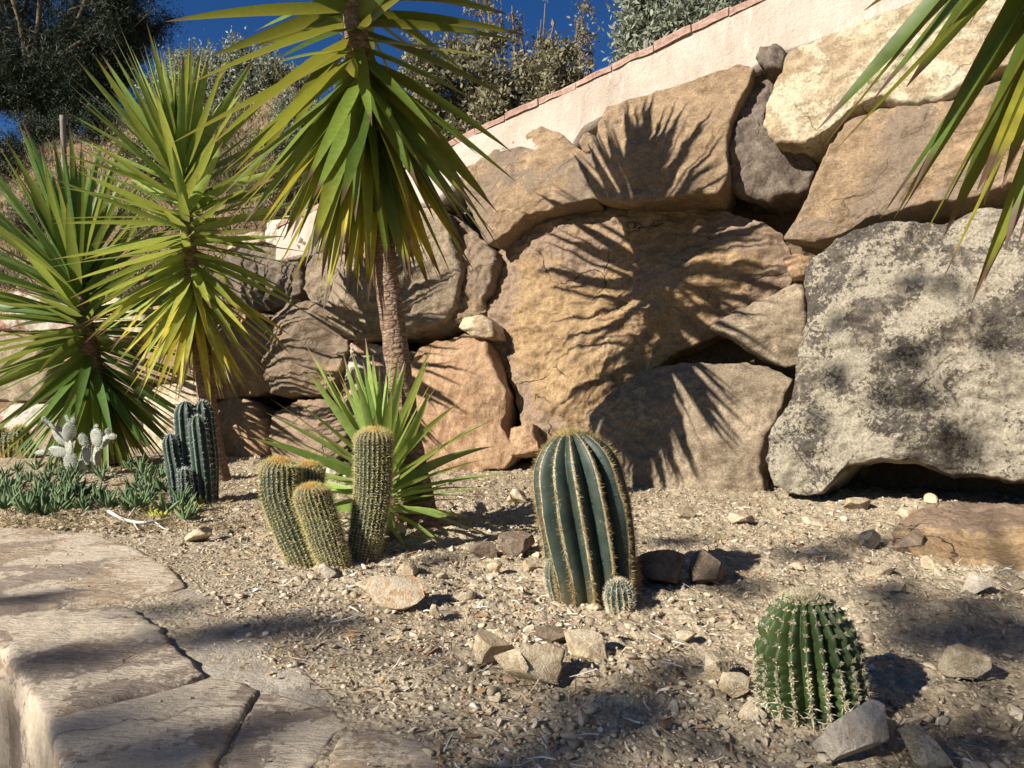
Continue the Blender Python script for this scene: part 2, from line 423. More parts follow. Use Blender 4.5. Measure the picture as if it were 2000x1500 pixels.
def leaf_mat(name, green, young, yellow, dry, transl=.35, rough=.42):
    t = NT(name, rough, .35); a = t.attr('dat'); sp = t.n('SeparateXYZ'); t.l(a.outputs['Vector'], sp.inputs[0])
    tt, age, rn = sp.outputs[0], sp.outputs[1], sp.outputs[2]
    col = t.mix(rn, green, young)
    yl = t.ramp(t.math('ADD', t.math('MULTIPLY', age, 1.0), t.math('MULTIPLY', tt, .35)), [(.72, 0), (1.1, 1)])
    col = t.mix(yl, col, yellow)
    st = t.coords((1, 1, 1), rand=False); nz = t.noise(st, 30, 3, .5)
    col = t.mix(1.0, col, t.ramp(nz, [(.3, .82), (.7, 1.15)]), 'MULTIPLY')
    tip = t.math('ADD', tt, t.math('MULTIPLY', age, .05)); tip = t.math('ADD', tip, t.math('MULTIPLY', nz, .05))
    col = t.mix(t.ramp(tip, [(.89, 0), (.95, 1)]), col, dry)
    t.out(col)
    tr = t.n('BsdfTranslucent'); t.l(t.mix(.35, col, tuple(min(1, x * 1.6) for x in yellow)), tr.inputs['Color'])
    mx = t.n('MixShader'); mx.inputs[0].default_value = transl
    t.l(t.b.outputs[0], mx.inputs[1]); t.l(tr.outputs[0], mx.inputs[2])
    t.l(mx.outputs[0], t.t.nodes['Material Output'].inputs[0])
    return t.m
M['yleaf'] = leaf_mat('yucca_leaf', (.055, .10, .018), (.16, .22, .035), (.42, .34, .035), (.10, .06, .04))
M['yleaf2'] = leaf_mat('yucca_leaf_bright', (.11, .19, .04), (.28, .36, .08), (.45, .38, .05), (.14, .09, .05))
M['yleaf4'] = leaf_mat('young_yucca_leaf', (.17, .28, .06), (.34, .44, .12), (.45, .42, .08), (.30, .24, .12))
M['deadleaf'] = leaf_mat('dead_yucca_leaf', (.22, .15, .08), (.42, .32, .19), (.46, .36, .22), (.12, .08, .05), .15, .8)
M['yleaf3'] = leaf_mat('yucca_leaf_deep', (.06, .13, .03), (.14, .23, .05), (.40, .36, .05), (.12, .08, .05))

def bark_mat():
    t = NT('yucca_bark', .9, .15); co = t.coords((1, 1, 1), rand=False); n = t.noise(co, 20, 6, .7)
    w_ = t.n('TexWave', wave_type='BANDS', bands_direction='Z'); w_.inputs['Scale'].default_value = 9; w_.inputs['Distortion'].default_value = 5; w_.inputs['Detail'].default_value = 4; w_.inputs['Detail Scale'].default_value = 3
    t.l(co, w_.inputs['Vector'])
    vo = t.n('TexVoronoi', feature='DISTANCE_TO_EDGE'); vo.inputs['Scale'].default_value = 26
    mp = t.n('Mapping'); mp.inputs['Scale'].default_value = (.8, .8, 1.6); t.l(co, mp.inputs[0]); t.l(mp.outputs[0], vo.inputs['Vector'])
    col = t.ramp(n, [(.3, (.13, .08, .05)), (.5, (.23, .15, .10)), (.72, (.36, .265, .19))])
    col = t.mix(t.ramp(w_.outputs['Fac'], [(.0, .7), (.25, 0)]), col, (.14, .085, .055))
    col = t.mix(t.ramp(vo.outputs['Distance'], [(.01, .8), (.07, 0)]), col, (.13, .08, .055))
    h = t.math('ADD', w_.outputs['Fac'], t.math('ADD', t.math('MULTIPLY', n, .8), t.ramp(vo.outputs['Distance'], [(0, 0), (.15, 1)])))
    return t.out(col, t.bump(h, .7, .007))
M['bark'] = bark_mat()
def wood_mat(name, a, b):
    t = NT(name, .9, .15); co = t.coords((6, 6, 1.2)); n = t.noise(co, 5, 6, .7)
    return t.out(t.ramp(n, [(.3, a), (.7, b)]), t.bump(n, .8, .02))
M['twig'] = wood_mat('grey_brown_twig', (.10, .075, .055), (.25, .19, .14))
M['post'] = wood_mat('weathered_post', (.13, .115, .095), (.27, .245, .21))
M['deadwood'] = wood_mat('bleached_wood', (.42, .38, .33), (.72, .68, .62))

def foliage_mat(name, a, b, transl=.25):
    t = NT(name, .6, .25); at = t.attr('dat'); sp = t.n('SeparateXYZ'); t.l(at.outputs['Vector'], sp.inputs[0])
    col = t.mix(sp.outputs[0], a, b); t.out(col)
    tr = t.n('BsdfTranslucent'); t.l(col, tr.inputs['Color']); mx = t.n('MixShader'); mx.inputs[0].default_value = transl
    t.l(t.b.outputs[0], mx.inputs[1]); t.l(tr.outputs[0], mx.inputs[2]); t.l(mx.outputs[0], t.t.nodes['Material Output'].inputs[0])
    return t.m
M['pine'] = foliage_mat('pine_needles', (.010, .018, .010), (.035, .055, .025), .1)
M['olive'] = foliage_mat('olive_foliage', (.12, .14, .09), (.36, .38, .28))
M['scrub'] = foliage_mat('scrub_foliage', (.11, .11, .055), (.30, .26, .16))
M['drygrass'] = foliage_mat('dry_grass', (.28, .20, .10), (.50, .42, .27))
M['scrubdark'] = foliage_mat('dark_undergrowth', (.045, .04, .022), (.16, .13, .07))
M['greengrass'] = foliage_mat('green_weeds', (.08, .11, .03), (.24, .26, .10))

def plaster_mat():
    t = NT('lime_plaster', .93, .12); co = t.coords(rand=False)
    n1 = t.noise(co, .9, 6, .6, .6); n2 = t.noise(co, 6, 7, .7, .4); n3 = t.noise(co, 60, 5, .7)
    col = t.ramp(n1, [(.3, (.38, .315, .25)), (.5, (.47, .40, .325)), (.7, (.54, .475, .40))])
    col = t.mix(t.ramp(n2, [(.45, 0), (.75, .6)]), col, (.40, .30, .21))
    col = t.mix(1.0, col, t.ramp(n3, [(.3, .88), (.7, 1.08)]), 'MULTIPLY')
    dv = t.n('VectorMath', operation='ADD'); nz = t.n('TexNoise'); nz.inputs['Scale'].default_value = 3; t.l(co, nz.inputs['Vector'])
    ms = t.n('VectorMath', operation='SCALE'); ms.inputs['Scale'].default_value = .35; t.l(nz.outputs['Color'], ms.inputs[0]); t.l(co, dv.inputs[0]); t.l(ms.outputs[0], dv.inputs[1])
    vo = t.n('TexVoronoi', feature='DISTANCE_TO_EDGE'); vo.inputs['Scale'].default_value = .9; t.l(dv.outputs[0], vo.inputs['Vector'])
    ws_ = t.coords((3.2, 3.2, .35), rand=False); stn = t.noise(ws_, 2.2, 5, .6); col = t.mix(t.ramp(stn, [(.5, 0), (.72, .55)]), col, (.33, .26, .20))
    col = t.mix(t.ramp(t.noise(ws_, 5.5, 4, .6), [(.58, 0), (.75, .5)]), col, (.62, .57, .50))
    ck = t.ramp(vo.outputs['Distance'], [(.001, .5), (.004, 0)])
    col = t.mix(ck, col, (.25, .18, .13))
    return t.out(col, t.bump(t.math('ADD', n2, t.math('MULTIPLY', n3, .6)), .9, .03))
M['plaster'] = plaster_mat()
M['coping'] = rock_mat('pink_brick_coping', (.33, .20, .15), (.42, .27, .205), (.48, .34, .27), None, cracks=0, scale=2, grain=.4)

def cactus_mat(name, base, hi, wool, wth=.93, extra=None, rough=.55):
    t = NT(name, rough, .35); a = t.attr('dat'); sp = t.n('SeparateXYZ'); t.l(a.outputs['Vector'], sp.inputs[0])
    co = t.coords(rand=False); n = t.noise(co, 14, 6, .65); n2 = t.noise(co, 120, 3, .6)
    col = t.ramp(n, [(.35, base), (.7, hi)])
    if extra is not None:   # corky / rusty base, by height
        hh = t.math('ADD', sp.outputs[1], t.math('MULTIPLY', n, .25)); col = t.mix(t.ramp(hh, [(.12, .75), (.42, 0)]), col, extra)
    col = t.mix(t.ramp(n2, [(.66, 0), (.74, .5)]), col, (.4, .4, .33))
    n4 = t.noise(co, 26, 6, .75, .5); col = t.mix(t.ramp(n4, [(.62, 0), (.68, .6)]), col, (.20, .18, .11))
    r = t.ramp(t.math('ADD', sp.outputs[0], t.math('MULTIPLY', t.math('SUBTRACT', n2, .5), .03)), [(wth, 0), (wth + .03, 1)])
    col = t.mix(r, col, wool)
    return t.out(col, t.bump(t.math('ADD', n, t.math('MULTIPLY', n2, .3)), .25, .006))
M['blue_cactus'] = cactus_mat('blue_green_cactus_skin', (.018, .030, .021), (.044, .061, .045), (.50, .43, .27), .968, (.13, .10, .045))
M['green_cactus'] = cactus_mat('green_cactus_skin', (.028, .050, .012), (.072, .105, .030), (.30, .34, .14), 1.2)
M['gold_cactus'] = cactus_mat('golden_column_skin', (.012, .022, .010), (.030, .042, .018), (.20, .19, .06), 1.2, (.10, .085, .04))
M['dark_cactus'] = cactus_mat('dark_blue_cactus_skin', (.012, .025, .017), (.030, .050, .036), (.22, .28, .22), .965)
M['pale_pad'] = cactus_mat('pale_pad_skin', (.26, .27, .21), (.40, .40, .33), (.6, .6, .5), 1.2)
def spine_mat(name, a, b, tr=.3):
    t = NT(name, .5, .3); at = t.attr('dat'); sp = t.n('SeparateXYZ'); t.l(at.outputs['Vector'], sp.inputs[0])
    col = t.mix(sp.outputs[0], a, b); t.out(col)
    tn = t.n('BsdfTranslucent'); t.l(col, tn.inputs['Color']); mx = t.n('MixShader'); mx.inputs[0].default_value = tr
    t.l(t.b.outputs[0], mx.inputs[1]); t.l(tn.outputs[0], mx.inputs[2]); t.l(mx.outputs[0], t.t.nodes['Material Output'].inputs[0])
    return t.m
M['spine_gold'] = spine_mat('yellow_spines', (.62, .50, .14), (.80, .72, .38))
M['spine_cream'] = spine_mat('cream_spines', (.70, .60, .38), (.88, .82, .66))
M['spine_rust'] = spine_mat('amber_spines', (.30, .17, .05), (.55, .43, .20))
M['spine_orange'] = spine_mat('orange_wool', (.62, .28, .04), (.80, .55, .16))
M['spine_white'] = spine_mat('white_spines', (.55, .55, .48), (.85, .84, .78))
M['wool'] = spine_mat('cream_wool', (.60, .50, .30), (.80, .72, .52))
M['succ'] = foliage_mat('succulent_leaf', (.06, .105, .04), (.20, .275, .13), .15)
M['succ_y'] = foliage_mat('succulent_leaf_yellow', (.32, .33, .05), (.50, .45, .10), .2)
# ------------------------------------------------------------------ ground
LE0 = np.array([-1.38, 2.10]); LE1 = np.array([-.76, 1.35]); LD = (LE1 - LE0) / np.linalg.norm(LE1 - LE0); LNRM = np.array([LD[1], -LD[0]])
if LNRM[0] > 0: LNRM = -LNRM            # points to the lower (path) side
def ledge(x, y): return (x - LE0[0]) * LNRM[0] + (y - LE0[1]) * LNRM[1]      # >0 on the lower side
def gz(x, y, fine=True):
    x = np.asarray(x, float); y = np.asarray(y, float); sh = x.shape
    Q = np.stack([x.ravel(), y.ravel(), 0 * x.ravel()], 1)
    z = fbm(Q, .9, 3, 3) * .022 + fbm(Q, 4, 3, 8) * .010
    if fine: z = z + fbm(Q, 11, 4, 5, .6) * .020 + np.maximum(fbm(Q, 32, 3, 12, .6), -.1) * .022 + fbm(Q, 80, 2, 19) * .005
    z = z.reshape(sh)
    l = ledge(x, y); st = np.clip((l + .12) / .05, 0, 1)
    slabm = np.clip((l + .95) / .3, 0, 1) * (y < 3.4)
    z = z * (1 - .86 * slabm) - .000 * slabm
    s = (y + .598 * x - 5.73) / 1.165
    z = z + np.clip((s + .9) / .9, 0, 1) ** 2 * .05
    return z * (1 - st) + (-.62) * st
def gz1(x, y): return float(gz(np.array([x]), np.array([y]))[0])

xs = np.concatenate([np.linspace(-60, -8, 27)[:-1], np.linspace(-8, -3.4, 70)[:-1], np.linspace(-3.4, 3.3, 640), np.linspace(3.3, 8, 40)[1:], np.linspace(8, 60, 27)[1:]])
ys = np.concatenate([np.linspace(-60, -2, 25)[:-1], np.linspace(-2, 1.0, 60)[:-1], np.linspace(1.0, 4.3, 400)[:-1], np.linspace(4.3, 8.8, 170), np.linspace(8.8, 60, 30)[1:]])
X, Y = np.meshgrid(xs, ys, indexing='ij'); Z = gz(X, Y)
i = np.arange(len(xs) - 1)[:, None] * len(ys) + np.arange(len(ys) - 1)[None, :]; i = i.ravel()
mesh_obj('ground', np.stack([X.ravel(), Y.ravel(), Z.ravel()], 1), np.stack([i, i + len(ys), i + len(ys) + 1, i + 1], 1), M['soil'])
tag(bpy.data.objects['ground'], kind='structure')

# hillside behind and left of the wall
def hz(wv, s):
    Q = np.stack([wv.ravel(), s.ravel(), 0 * s.ravel()], 1)
    k = np.clip((wv + 3.9) / 1.1, 0, 1); k = k * k * (3 - 2 * k)
    base = 1.35 * (1 - k) + (2.65 + .237 * (wv + .69) - .25) * k
    k2 = np.clip((wv + .8 * s + 4.3) / 1.8, 0, 1); slope = 1.18 * (1 - k2) + .02 * k2
    z = base + slope * np.minimum(s - .3, 4.6) + .12 * np.maximum(s - 4.9, 0)
    z = z + (fbm(Q, .6, 4, 2) * .22 + fbm(Q, 3, 4, 6) * .08).reshape(s.shape) * np.clip((s - .3) / 1.5, 0, 1)
    return np.where(s < .31, np.where(s < .2, base * 0 - .2, base), z)
ws = np.concatenate([np.linspace(-60, -16, 12)[:-1], np.linspace(-16, 12, 190), np.linspace(12, 60, 12)[1:]]); ss = np.concatenate([[.15, .3], np.linspace(.4, 9, 80), np.linspace(9.4, 70, 24)])
Wm, Sm = np.meshgrid(ws, ss, indexing='ij'); Zh = hz(Wm, Sm)
def ws2xy(wv, s):   # wall coordinates -> world xy
    e = np.array([1, -.598]) / 1.165; nn = np.array([.598, 1]) / 1.165
    o = np.array([0, 5.73])
    # point on wall line: x + s*n ; w measured so that w=(x-.598(y-5.73))/1.165
    return o[0] + e[0] * wv + nn[0] * s, o[1] + e[1] * wv + nn[1] * s
Xh, Yh = ws2xy(Wm, Sm + .6)
i = (np.arange(len(ws) - 1)[:, None] * len(ss) + np.arange(len(ss) - 1)[None, :]).ravel()
mesh_obj('hillside', np.stack([Xh.ravel(), Yh.ravel(), Zh.ravel()], 1), np.stack([i, i + len(ss), i + len(ss) + 1, i + 1], 1), M['bank'])
tag(bpy.data.objects['hillside'], kind='structure')
def hill_at(wv, s):
    x, y = ws2xy(wv, s + .6); return np.array([x, y, float(hz(np.array([wv]), np.array([s]))[0])])
def pix_hill(px, s):
    """point on the hill on the vertical plane column of pixel px at s behind the wall"""
    u = (px - 1000) / F; d = ((s + .6) * 1.165 + 5.73) / (1 + .598 * u); x = u * d
    wv = (x - .598 * (d - 5.73)) / 1.165
    return np.array([x, d, float(hz(np.array([wv]), np.array([s]))[0])])

# packed earth behind the boulders
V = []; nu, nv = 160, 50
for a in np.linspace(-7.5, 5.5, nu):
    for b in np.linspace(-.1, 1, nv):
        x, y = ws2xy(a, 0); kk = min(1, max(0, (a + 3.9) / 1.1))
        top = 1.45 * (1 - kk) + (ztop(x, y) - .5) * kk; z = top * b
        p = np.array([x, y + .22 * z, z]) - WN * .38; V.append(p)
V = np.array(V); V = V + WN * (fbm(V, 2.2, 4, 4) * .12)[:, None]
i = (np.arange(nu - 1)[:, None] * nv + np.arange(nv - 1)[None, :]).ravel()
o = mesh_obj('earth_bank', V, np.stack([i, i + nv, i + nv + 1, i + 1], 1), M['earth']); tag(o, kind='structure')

# ------------------------------------------------------------------ plaster wall with coping
def plaster_wall():
    root = empty('plaster_wall', tuple(WP(1300, 400, -.2))); nu, nv = 260, 46
    tag(root, 'pale lime plastered wall band running above the boulders', 'wall')
    us = np.linspace(-2.5, 5.6, nu); V = []
    low = [WP(x_, y_, .27) for x_, y_ in ((560,510),(640,490),(740,425),(900,385),(1000,300),(1080,275),(1165,300),(1210,235),(1300,190),(1440,150),(1530,135),(1620,85),(1800,25),(2000,-60),(2300,-200))]
    lw = [(p_[0] - .598 * (p_[1] - 5.73)) / 1.165 for p_ in low]; lz = [p_[2] - .05 for p_ in low]
    for a in us:
        x, y = ws2xy(a, 0); zt = ztop(x, y)
        for b in np.linspace(0, 1, nv):
            z0_ = np.interp(a, lw, lz); z = z0_ + (zt - z0_) * b; p = np.array([x, y + .22 * z, z]) + WN * .285; V.append(p)
    V = np.array(V); V = V + WN * (fbm(V, 1.1, 4, 5) * .014 + fbm(V, 7, 3, 6) * .005)[:, None]
    Vb = V - WN * .33; i = (np.arange(nu - 1)[:, None] * nv + np.arange(nv - 1)[None, :]).ravel(); n = len(V)
    Q = [np.stack([i, i + nv, i + nv + 1, i + 1], 1)]
    t = (np.arange(nu) * nv + nv - 1); Q.append(np.stack([t[:-1], t[1:], t[1:] + n, t[:-1] + n], 1))
    b0 = np.arange(nu) * nv; Q.append(np.stack([b0[:-1], b0[:-1] + n, b0[1:] + n, b0[1:]], 1))
    for e in (0, (nu - 1) * nv):
        j = e + np.arange(nv - 1); Q.append(np.stack([j, j + 1, j + 1 + n, j + n], 1))
    Q.append(np.stack([i + n, i + 1 + n, i + nv + 1 + n, i + nv + n], 1))
    mesh_obj('wall', np.concatenate([V, Vb]), np.concatenate(Q), M['plaster'], root, tuple(WP(1300, 300, .2)))
    # coping bricks
    mb = MB(); a = -2.5; k = 0
    while a < 5.5:
        L = .29 + rnd.uniform(-.03, .05); hh = .055 + rnd.uniform(-.012, .010); pr = rnd.uniform(.012, .030)
        x0, y0 = ws2xy(a + .004, 0); x1, y1 = ws2xy(a + L - .004, 0); P = []
        for (x, y) in ((x0, y0), (x1, y1)):
            zt = ztop(x, y) + rnd.uniform(-.006, .006)
            for dz in (.003, hh):
                for dep in (.285 + pr, -.10):
                    z = zt + dz; P.append(np.array([x, y + .22 * zt, z]) + np.array([WN[0], WN[1], 0]) * dep)
        P = np.array(P)
        # subdivided box for worn edges
        g = []
        n1, n2, n3 = 10, 4, 5; idx = {}
        VV = []; FF = []
        def vid(i_, j_, k_):
            key = (i_, j_, k_)
            if key not in idx:
                a_, b_, c_ = i_ / n1, j_ / n2, k_ / n3; p = 0
                for (m, (u_, v_, w_)) in enumerate([(0,0,0),(0,0,1),(0,1,0),(0,1,1),(1,0,0),(1,0,1),(1,1,0),(1,1,1)]):
                    p = p + P[m] * ((a_ if u_ else 1 - a_) * (b_ if v_ else 1 - b_) * (c_ if w_ else 1 - c_))
                idx[key] = len(VV); VV.append(p)
            return idx[key]
        for i_ in range(n1):
            for j_ in range(n2):
                for k_ in (0, n3): FF.append([vid(i_, j_, k_), vid(i_ + 1, j_, k_), vid(i_ + 1, j_ + 1, k_), vid(i_, j_ + 1, k_)])
            for k_ in range(n3):
                for j_ in (0, n2): FF.append([vid(i_, j_, k_), vid(i_ + 1, j_, k_), vid(i_ + 1, j_, k_ + 1), vid(i_, j_, k_ + 1)])
        for j_ in range(n2):
            for k_ in range(n3):
                for i_ in (0, n1): FF.append([vid(i_, j_, k_), vid(i_, j_ + 1, k_), vid(i_, j_ + 1, k_ + 1), vid(i_, j_, k_ + 1)])
        VV = np.array(VV); VV = VV + (np.stack([fbm(VV, 9, 3, s_) for s_ in (1, 2, 3)], 1)) * .012
        mb.add(VV, FF); a += L; k += 1
    mb.build('coping', M['coping'], root, tuple(WP(1300, 100, .2)), smooth=False)
plaster_wall()

# ------------------------------------------------------------------ boulders
BG = 'boulders stacked into the retaining wall'
def boulder(label, pts, mat, off=0., B=.12, R=.14, back=.5, seed=1, **kw):
    P = [WP(x, y, off) for x, y in pts]; R = R * .42; B = B * 1.1
    V, Fc, c = outline_rock(P, WN, E1, E2, B=B, R=R, back=back, seed=seed, **kw)
    o = mesh_obj('boulder', V, Fc, M[mat], None, tuple(c)); tag(o, label, 'boulder', BG); return o

boulder('brown and tan boulder set into the plaster just right of the tall yucca crown',
        [(905,335),(960,300),(1010,264),(1060,250),(1095,258),(1120,285),(1158,302),(1166,345),(1164,390),(1145,392),(1090,405),(1030,430),(985,465),(958,482),(930,430),(905,380)], 'tan', .285, .03, .07, .6, 11, planes=[], facets=3, curv=.4, jag=.012, rough=.75)
boulder('wide flat faced tan boulder under the plaster carrying spiky leaf shadows',
        [(1160,390),(1152,330),(1165,290),(1168,258),(1190,215),(1290,178),(1400,140),(1445,128),(1472,138),(1450,200),(1426,270),(1420,345),(1402,382),(1300,388),(1230,396)], 'tan', .29, .03, .07, .65, 12, planes=[], facets=3, curv=.4, jag=.012, rough=.7)
boulder('rough dark brown boulder between two pale ones under the plaster',
        [(1462,140),(1510,142),(1522,182),(1500,232),(1530,290),(1580,310),(1600,332),(1582,375),(1500,388),(1425,372),(1424,290),(1440,215)], 'dark', .10, .10, .12, .6, 13, rough=1.8)
boulder('cream coloured boulder with dark blotches at the top of the wall',
        [(1536,112),(1600,76),(1700,42),(1790,8),(1850,-30),(1990,-60),(2100,-20),(2090,80),(1985,130),(1900,165),(1850,198),(1780,206),(1720,204),(1660,228),(1620,262),(1570,290),(1515,284),(1488,250),(1500,195)], 'cream', .36, .07, .10, .75, 14, tilt=(0,-.06), planes=[(0,-.35,.30)], facets=8, curv=.5)
boulder('long tan and grey boulder sloping beneath the cream blotched one',
        [(1660,242),(1720,216),(1800,197),(1870,186),(1930,166),(2010,150),(2150,120),(2260,260),(2180,380),(2060,376),(1960,372),(1890,398),(1830,404),(1760,424),(1700,434),(1640,465),(1590,474),(1532,468),(1560,425),(1598,335),(1622,290)], 'tan', .33, .10, .12, .8, 15, tilt=(.02,-.05), planes=[(-.5,.05,.50),(.1,-.35,.28)])
boulder('huge grey lichen covered boulder overhanging the ground at right',
        [(1572,530),(1640,472),(1700,444),(1780,440),(1830,436),(1900,414),(2020,400),(2150,400),(2330,600),(2330,900),(2150,945),(2000,938),(1960,932),(1900,926),(1860,932),(1800,908),(1720,906),(1650,915),(1595,972),(1550,972),(1508,950),(1493,895),(1508,842),(1545,780),(1560,700),(1576,620)], 'grey', .42, .14, .16, 1.0, 16, planes=[(-.45,.0,.62),(0,-.35,.50),(.05,.3,.5)], tilt=(0,.02), rough=1.25, res=.016)
boulder('huge golden cracked boulder in the middle of the wall with spiky shadows',
        [(944,590),(958,540),(1000,482),(1060,442),(1140,412),(1250,405),(1330,408),(1400,410),(1470,425),(1530,460),(1548,500),(1540,545),(1480,592),(1420,642),(1310,700),(1235,750),(1190,790),(1150,845),(1100,870),(1040,862),(1020,800),(1000,740),(960,680),(944,630)], 'gold', -.06, .13, .16, .8, 17, planes=[(-.28,.1,.34),(.30,-.28,.26),(.0,.30,.30)], rough=1.25, strata=7, res=.014)
boulder('small dark wedge boulder tucked left of the huge grey one',
        [(1388,642),(1440,610),(1500,578),(1568,544),(1580,620),(1566,700),(1530,716),(1470,694),(1430,664)], 'greytan', .14, .09, .09, .4, 18, planes=[(0,-.7,.08),(-.2,.4,.12)])
boulder('low brown boulder half covered by fanned leaf shadows behind the blue cactus',
        [(1155,812),(1200,770),(1250,732),(1330,709),(1420,711),(1500,716),(1548,740),(1530,790),(1506,850),(1496,920),(1500,990),(1300,1000),(1210,990),(1185,900),(1165,850)], 'greytan', .20, .13, .2, .7, 19, planes=[(0,.45,.22),(.35,0,.32)])
boulder('leaning orange slab boulder right of the tall yucca trunk',
        [(812,700),(850,668),(900,652),(945,656),(966,700),(986,760),(976,830),(1002,880),(985,915),(940,925),(880,930),(820,940),(800,860),(800,780)], 'orange', .18, .07, .10, .4, 20, planes=[(.6,0,.25),(0,.4,.22)], strata=3)
boulder('rounded grey boulder behind the tall yucca trunk',
        [(646,602),(656,550),(690,502),(730,465),(780,432),(840,405),(878,413),(892,470),(902,540),(890,600),(850,642),(780,658),(700,667),(660,652)], 'greytan', .22, .17, .24, .7, 21, planes=[(.3,-.2,.24),(-.3,.3,.28)])
boulder('rough broken tan boulder between the grey one and the golden giant',
        [(872,414),(905,432),(940,466),(978,500),(965,550),(946,605),(915,622),(868,645),(830,655),(850,600),(880,520)], 'tan', .12, .12, .12, .6, 22, rough=2.0)
boulder('pale thin stone wedged on top of the leaning orange slab',
        [(898,640),(905,622),(940,615),(965,630),(968,660),(930,662)], 'cream', .20, .05, .05, .3, 23)
boulder('small dull red boulder left of the tall yucca trunk',
        [(652,730),(668,684),(700,668),(752,672),(764,740),(750,800),(700,836),(660,815)], 'red', .10, .09, .1, .5, 24, planes=[(-.5,0,.10),(.3,.3,.12)])
boulder('brown boulder mostly hidden behind the tall yucca trunk',
        [(735,700),(790,675),(822,690),(825,780),(830,890),(800,935),(745,925),(725,850),(728,770)], 'dark', .02, .08, .1, .5, 25)
boulder('angular tan boulder striped by long thin leaf shadows',
        [(520,665),(545,620),(590,588),(640,600),(670,640),(668,690),(645,752),(612,772),(560,776),(528,770),(518,720)], 'tan', .24, .14, .14, .6, 26, planes=[(.75,-.1,.17),(-.2,.3,.20)], strata=6)
boulder('dark brown boulder high up between the middle yucca and the grey boulder',
        [(425,545),(440,490),(500,474),(560,484),(598,512),(602,560),(575,600),(520,612),(450,596)], 'dark', .12, .13, .14, .6, 27, rough=1.3)
boulder('small upright brown boulder left of the rounded grey one',
        [(596,566),(606,535),(628,500),(660,482),(702,490),(694,520),(664,560),(644,602),(612,598)], 'greytan', .16, .10, .1, .5, 28)
boulder('orange tan boulder right of the middle yucca trunk',
        [(385,700),(420,640),(490,612),(530,640),(536,700),(524,765),(470,782),(400,772)], 'orange', .18, .13, .16, .5, 29)
boulder('pale orange boulder on the ground right of the dark ribbed cactus',
        [(405,800),(450,776),(500,786),(530,820),(536,880),(500,912),(425,908)], 'orange', .22, .12, .14, .5, 30)
boulder('tan boulder on the ground darkened by a small spiky shadow',
        [(532,812),(590,782),(650,780),(676,820),(684,885),(650,915),(570,915),(536,890)], 'gold', .20, .12, .14, .5, 31)
boulder('cream boulder on the ground behind the left yucca leaves',
        [(290,790),(330,750),(395,742),(412,790),(408,860),(380,905),(300,905),(275,850)], 'cream', .15, .1, .12, .5, 32)
boulder('pale squared block under the plaster end',
        [(632,470),(634,425),(650,398),(700,385),(736,392),(738,440),(700,468),(660,478)], 'cream', .22, .06, .06, .4, 33)
boulder('smooth tan boulder behind the hanging leaves of the tall yucca',
        [(738,400),(780,372),(840,372),(872,402),(835,404),(780,430),(742,456)], 'tan', .20, .06, .08, .4, 34)
sm = [('small tan filler stone left of the pale squared block', [(560,500),(575,465),(630,452),(642,478),(625,500),(590,512)], 'tan'),
      ('small brown filler stone just below the pale squared block', [(630,498),(640,472),(690,470),(702,486),(668,500)], 'greytan'),
      ('small orange filler stone above the rounded grey boulder', [(695,482),(700,452),(738,440),(742,462),(722,490)], 'orange'),
      ('whitish filler stone behind the drooping leaf tips at left', [(520,475),(530,430),(590,420),(632,432),(620,455),(575,465),(550,482)], 'stone_white'),
      ('small cream filler stone between the dark boulder and the hanging leaves', [(445,488),(455,462),(515,452),(528,474),(480,480)], 'cream'),
      ('little orange stone in the gap below the golden giant', [(995,835),(1040,828),(1052,880),(1000,892)], 'orange'),
      ('small tan stone wedged above the dark wedge boulder', [(1530,505),(1560,495),(1590,505),(1572,540),(1545,545)], 'orange'),
      ('small angular stone filling the notch in the plaster', [(1132,278),(1152,262),(1168,270),(1166,298),(1145,302)], 'tan'),
      ('clump of rubble stone sticking from the plaster beside the dark boulder', [(1478,120),(1490,98),(1525,92),(1540,108),(1530,138),(1495,142)], 'dark')]
for k, (lb, pts, mt) in enumerate(sm):
    boulder(lb, pts, mt, .20 if k < 7 else .30, .05, .06, .3, 40 + k, res=.012)
# wall continuing to the left behind the yuccas
lf = [('grey boulder behind the left yucca, low by the ground', [(150,905),(140,840),(200,800),(265,800),(290,860),(270,915)], 'greytan'),
      ('reddish boulder at the far left beneath the yucca leaves', [(-40,905),(-50,830),(20,790),(100,790),(140,850),(120,910)], 'red'),
      ('brown boulder seen between the left and middle yuccas', [(270,740),(285,690),(345,660),(392,680),(395,735),(330,750)], 'tan'),
      ('grey rounded boulder behind the heart of the left yucca', [(120,790),(110,720),(170,670),(250,680),(270,740),(250,790)], 'greytan'),
      ('grey boulder at the left frame edge below the leaves', [(-60,780),(-60,700),(10,650),(90,670),(105,730),(90,785)], 'greytan'),
      ('small tan boulder behind the middle yucca crown', [(300,650),(310,600),(370,575),(420,600),(420,650),(350,665)], 'orange'),
      ('pale boulder high at the left behind the yucca crowns', [(160,655),(160,605),(220,580),(290,600),(290,655),(220,668)], 'cream'),
      ('brown boulder highest at the far left edge', [(-60,640),(-50,590),(40,570),(130,590),(140,640),(60,650)], 'red')]
for k, (lb, pts, mt) in enumerate(lf):
    boulder(lb, pts, mt, .12, .14, .18, .5, 60 + k, res=.03)

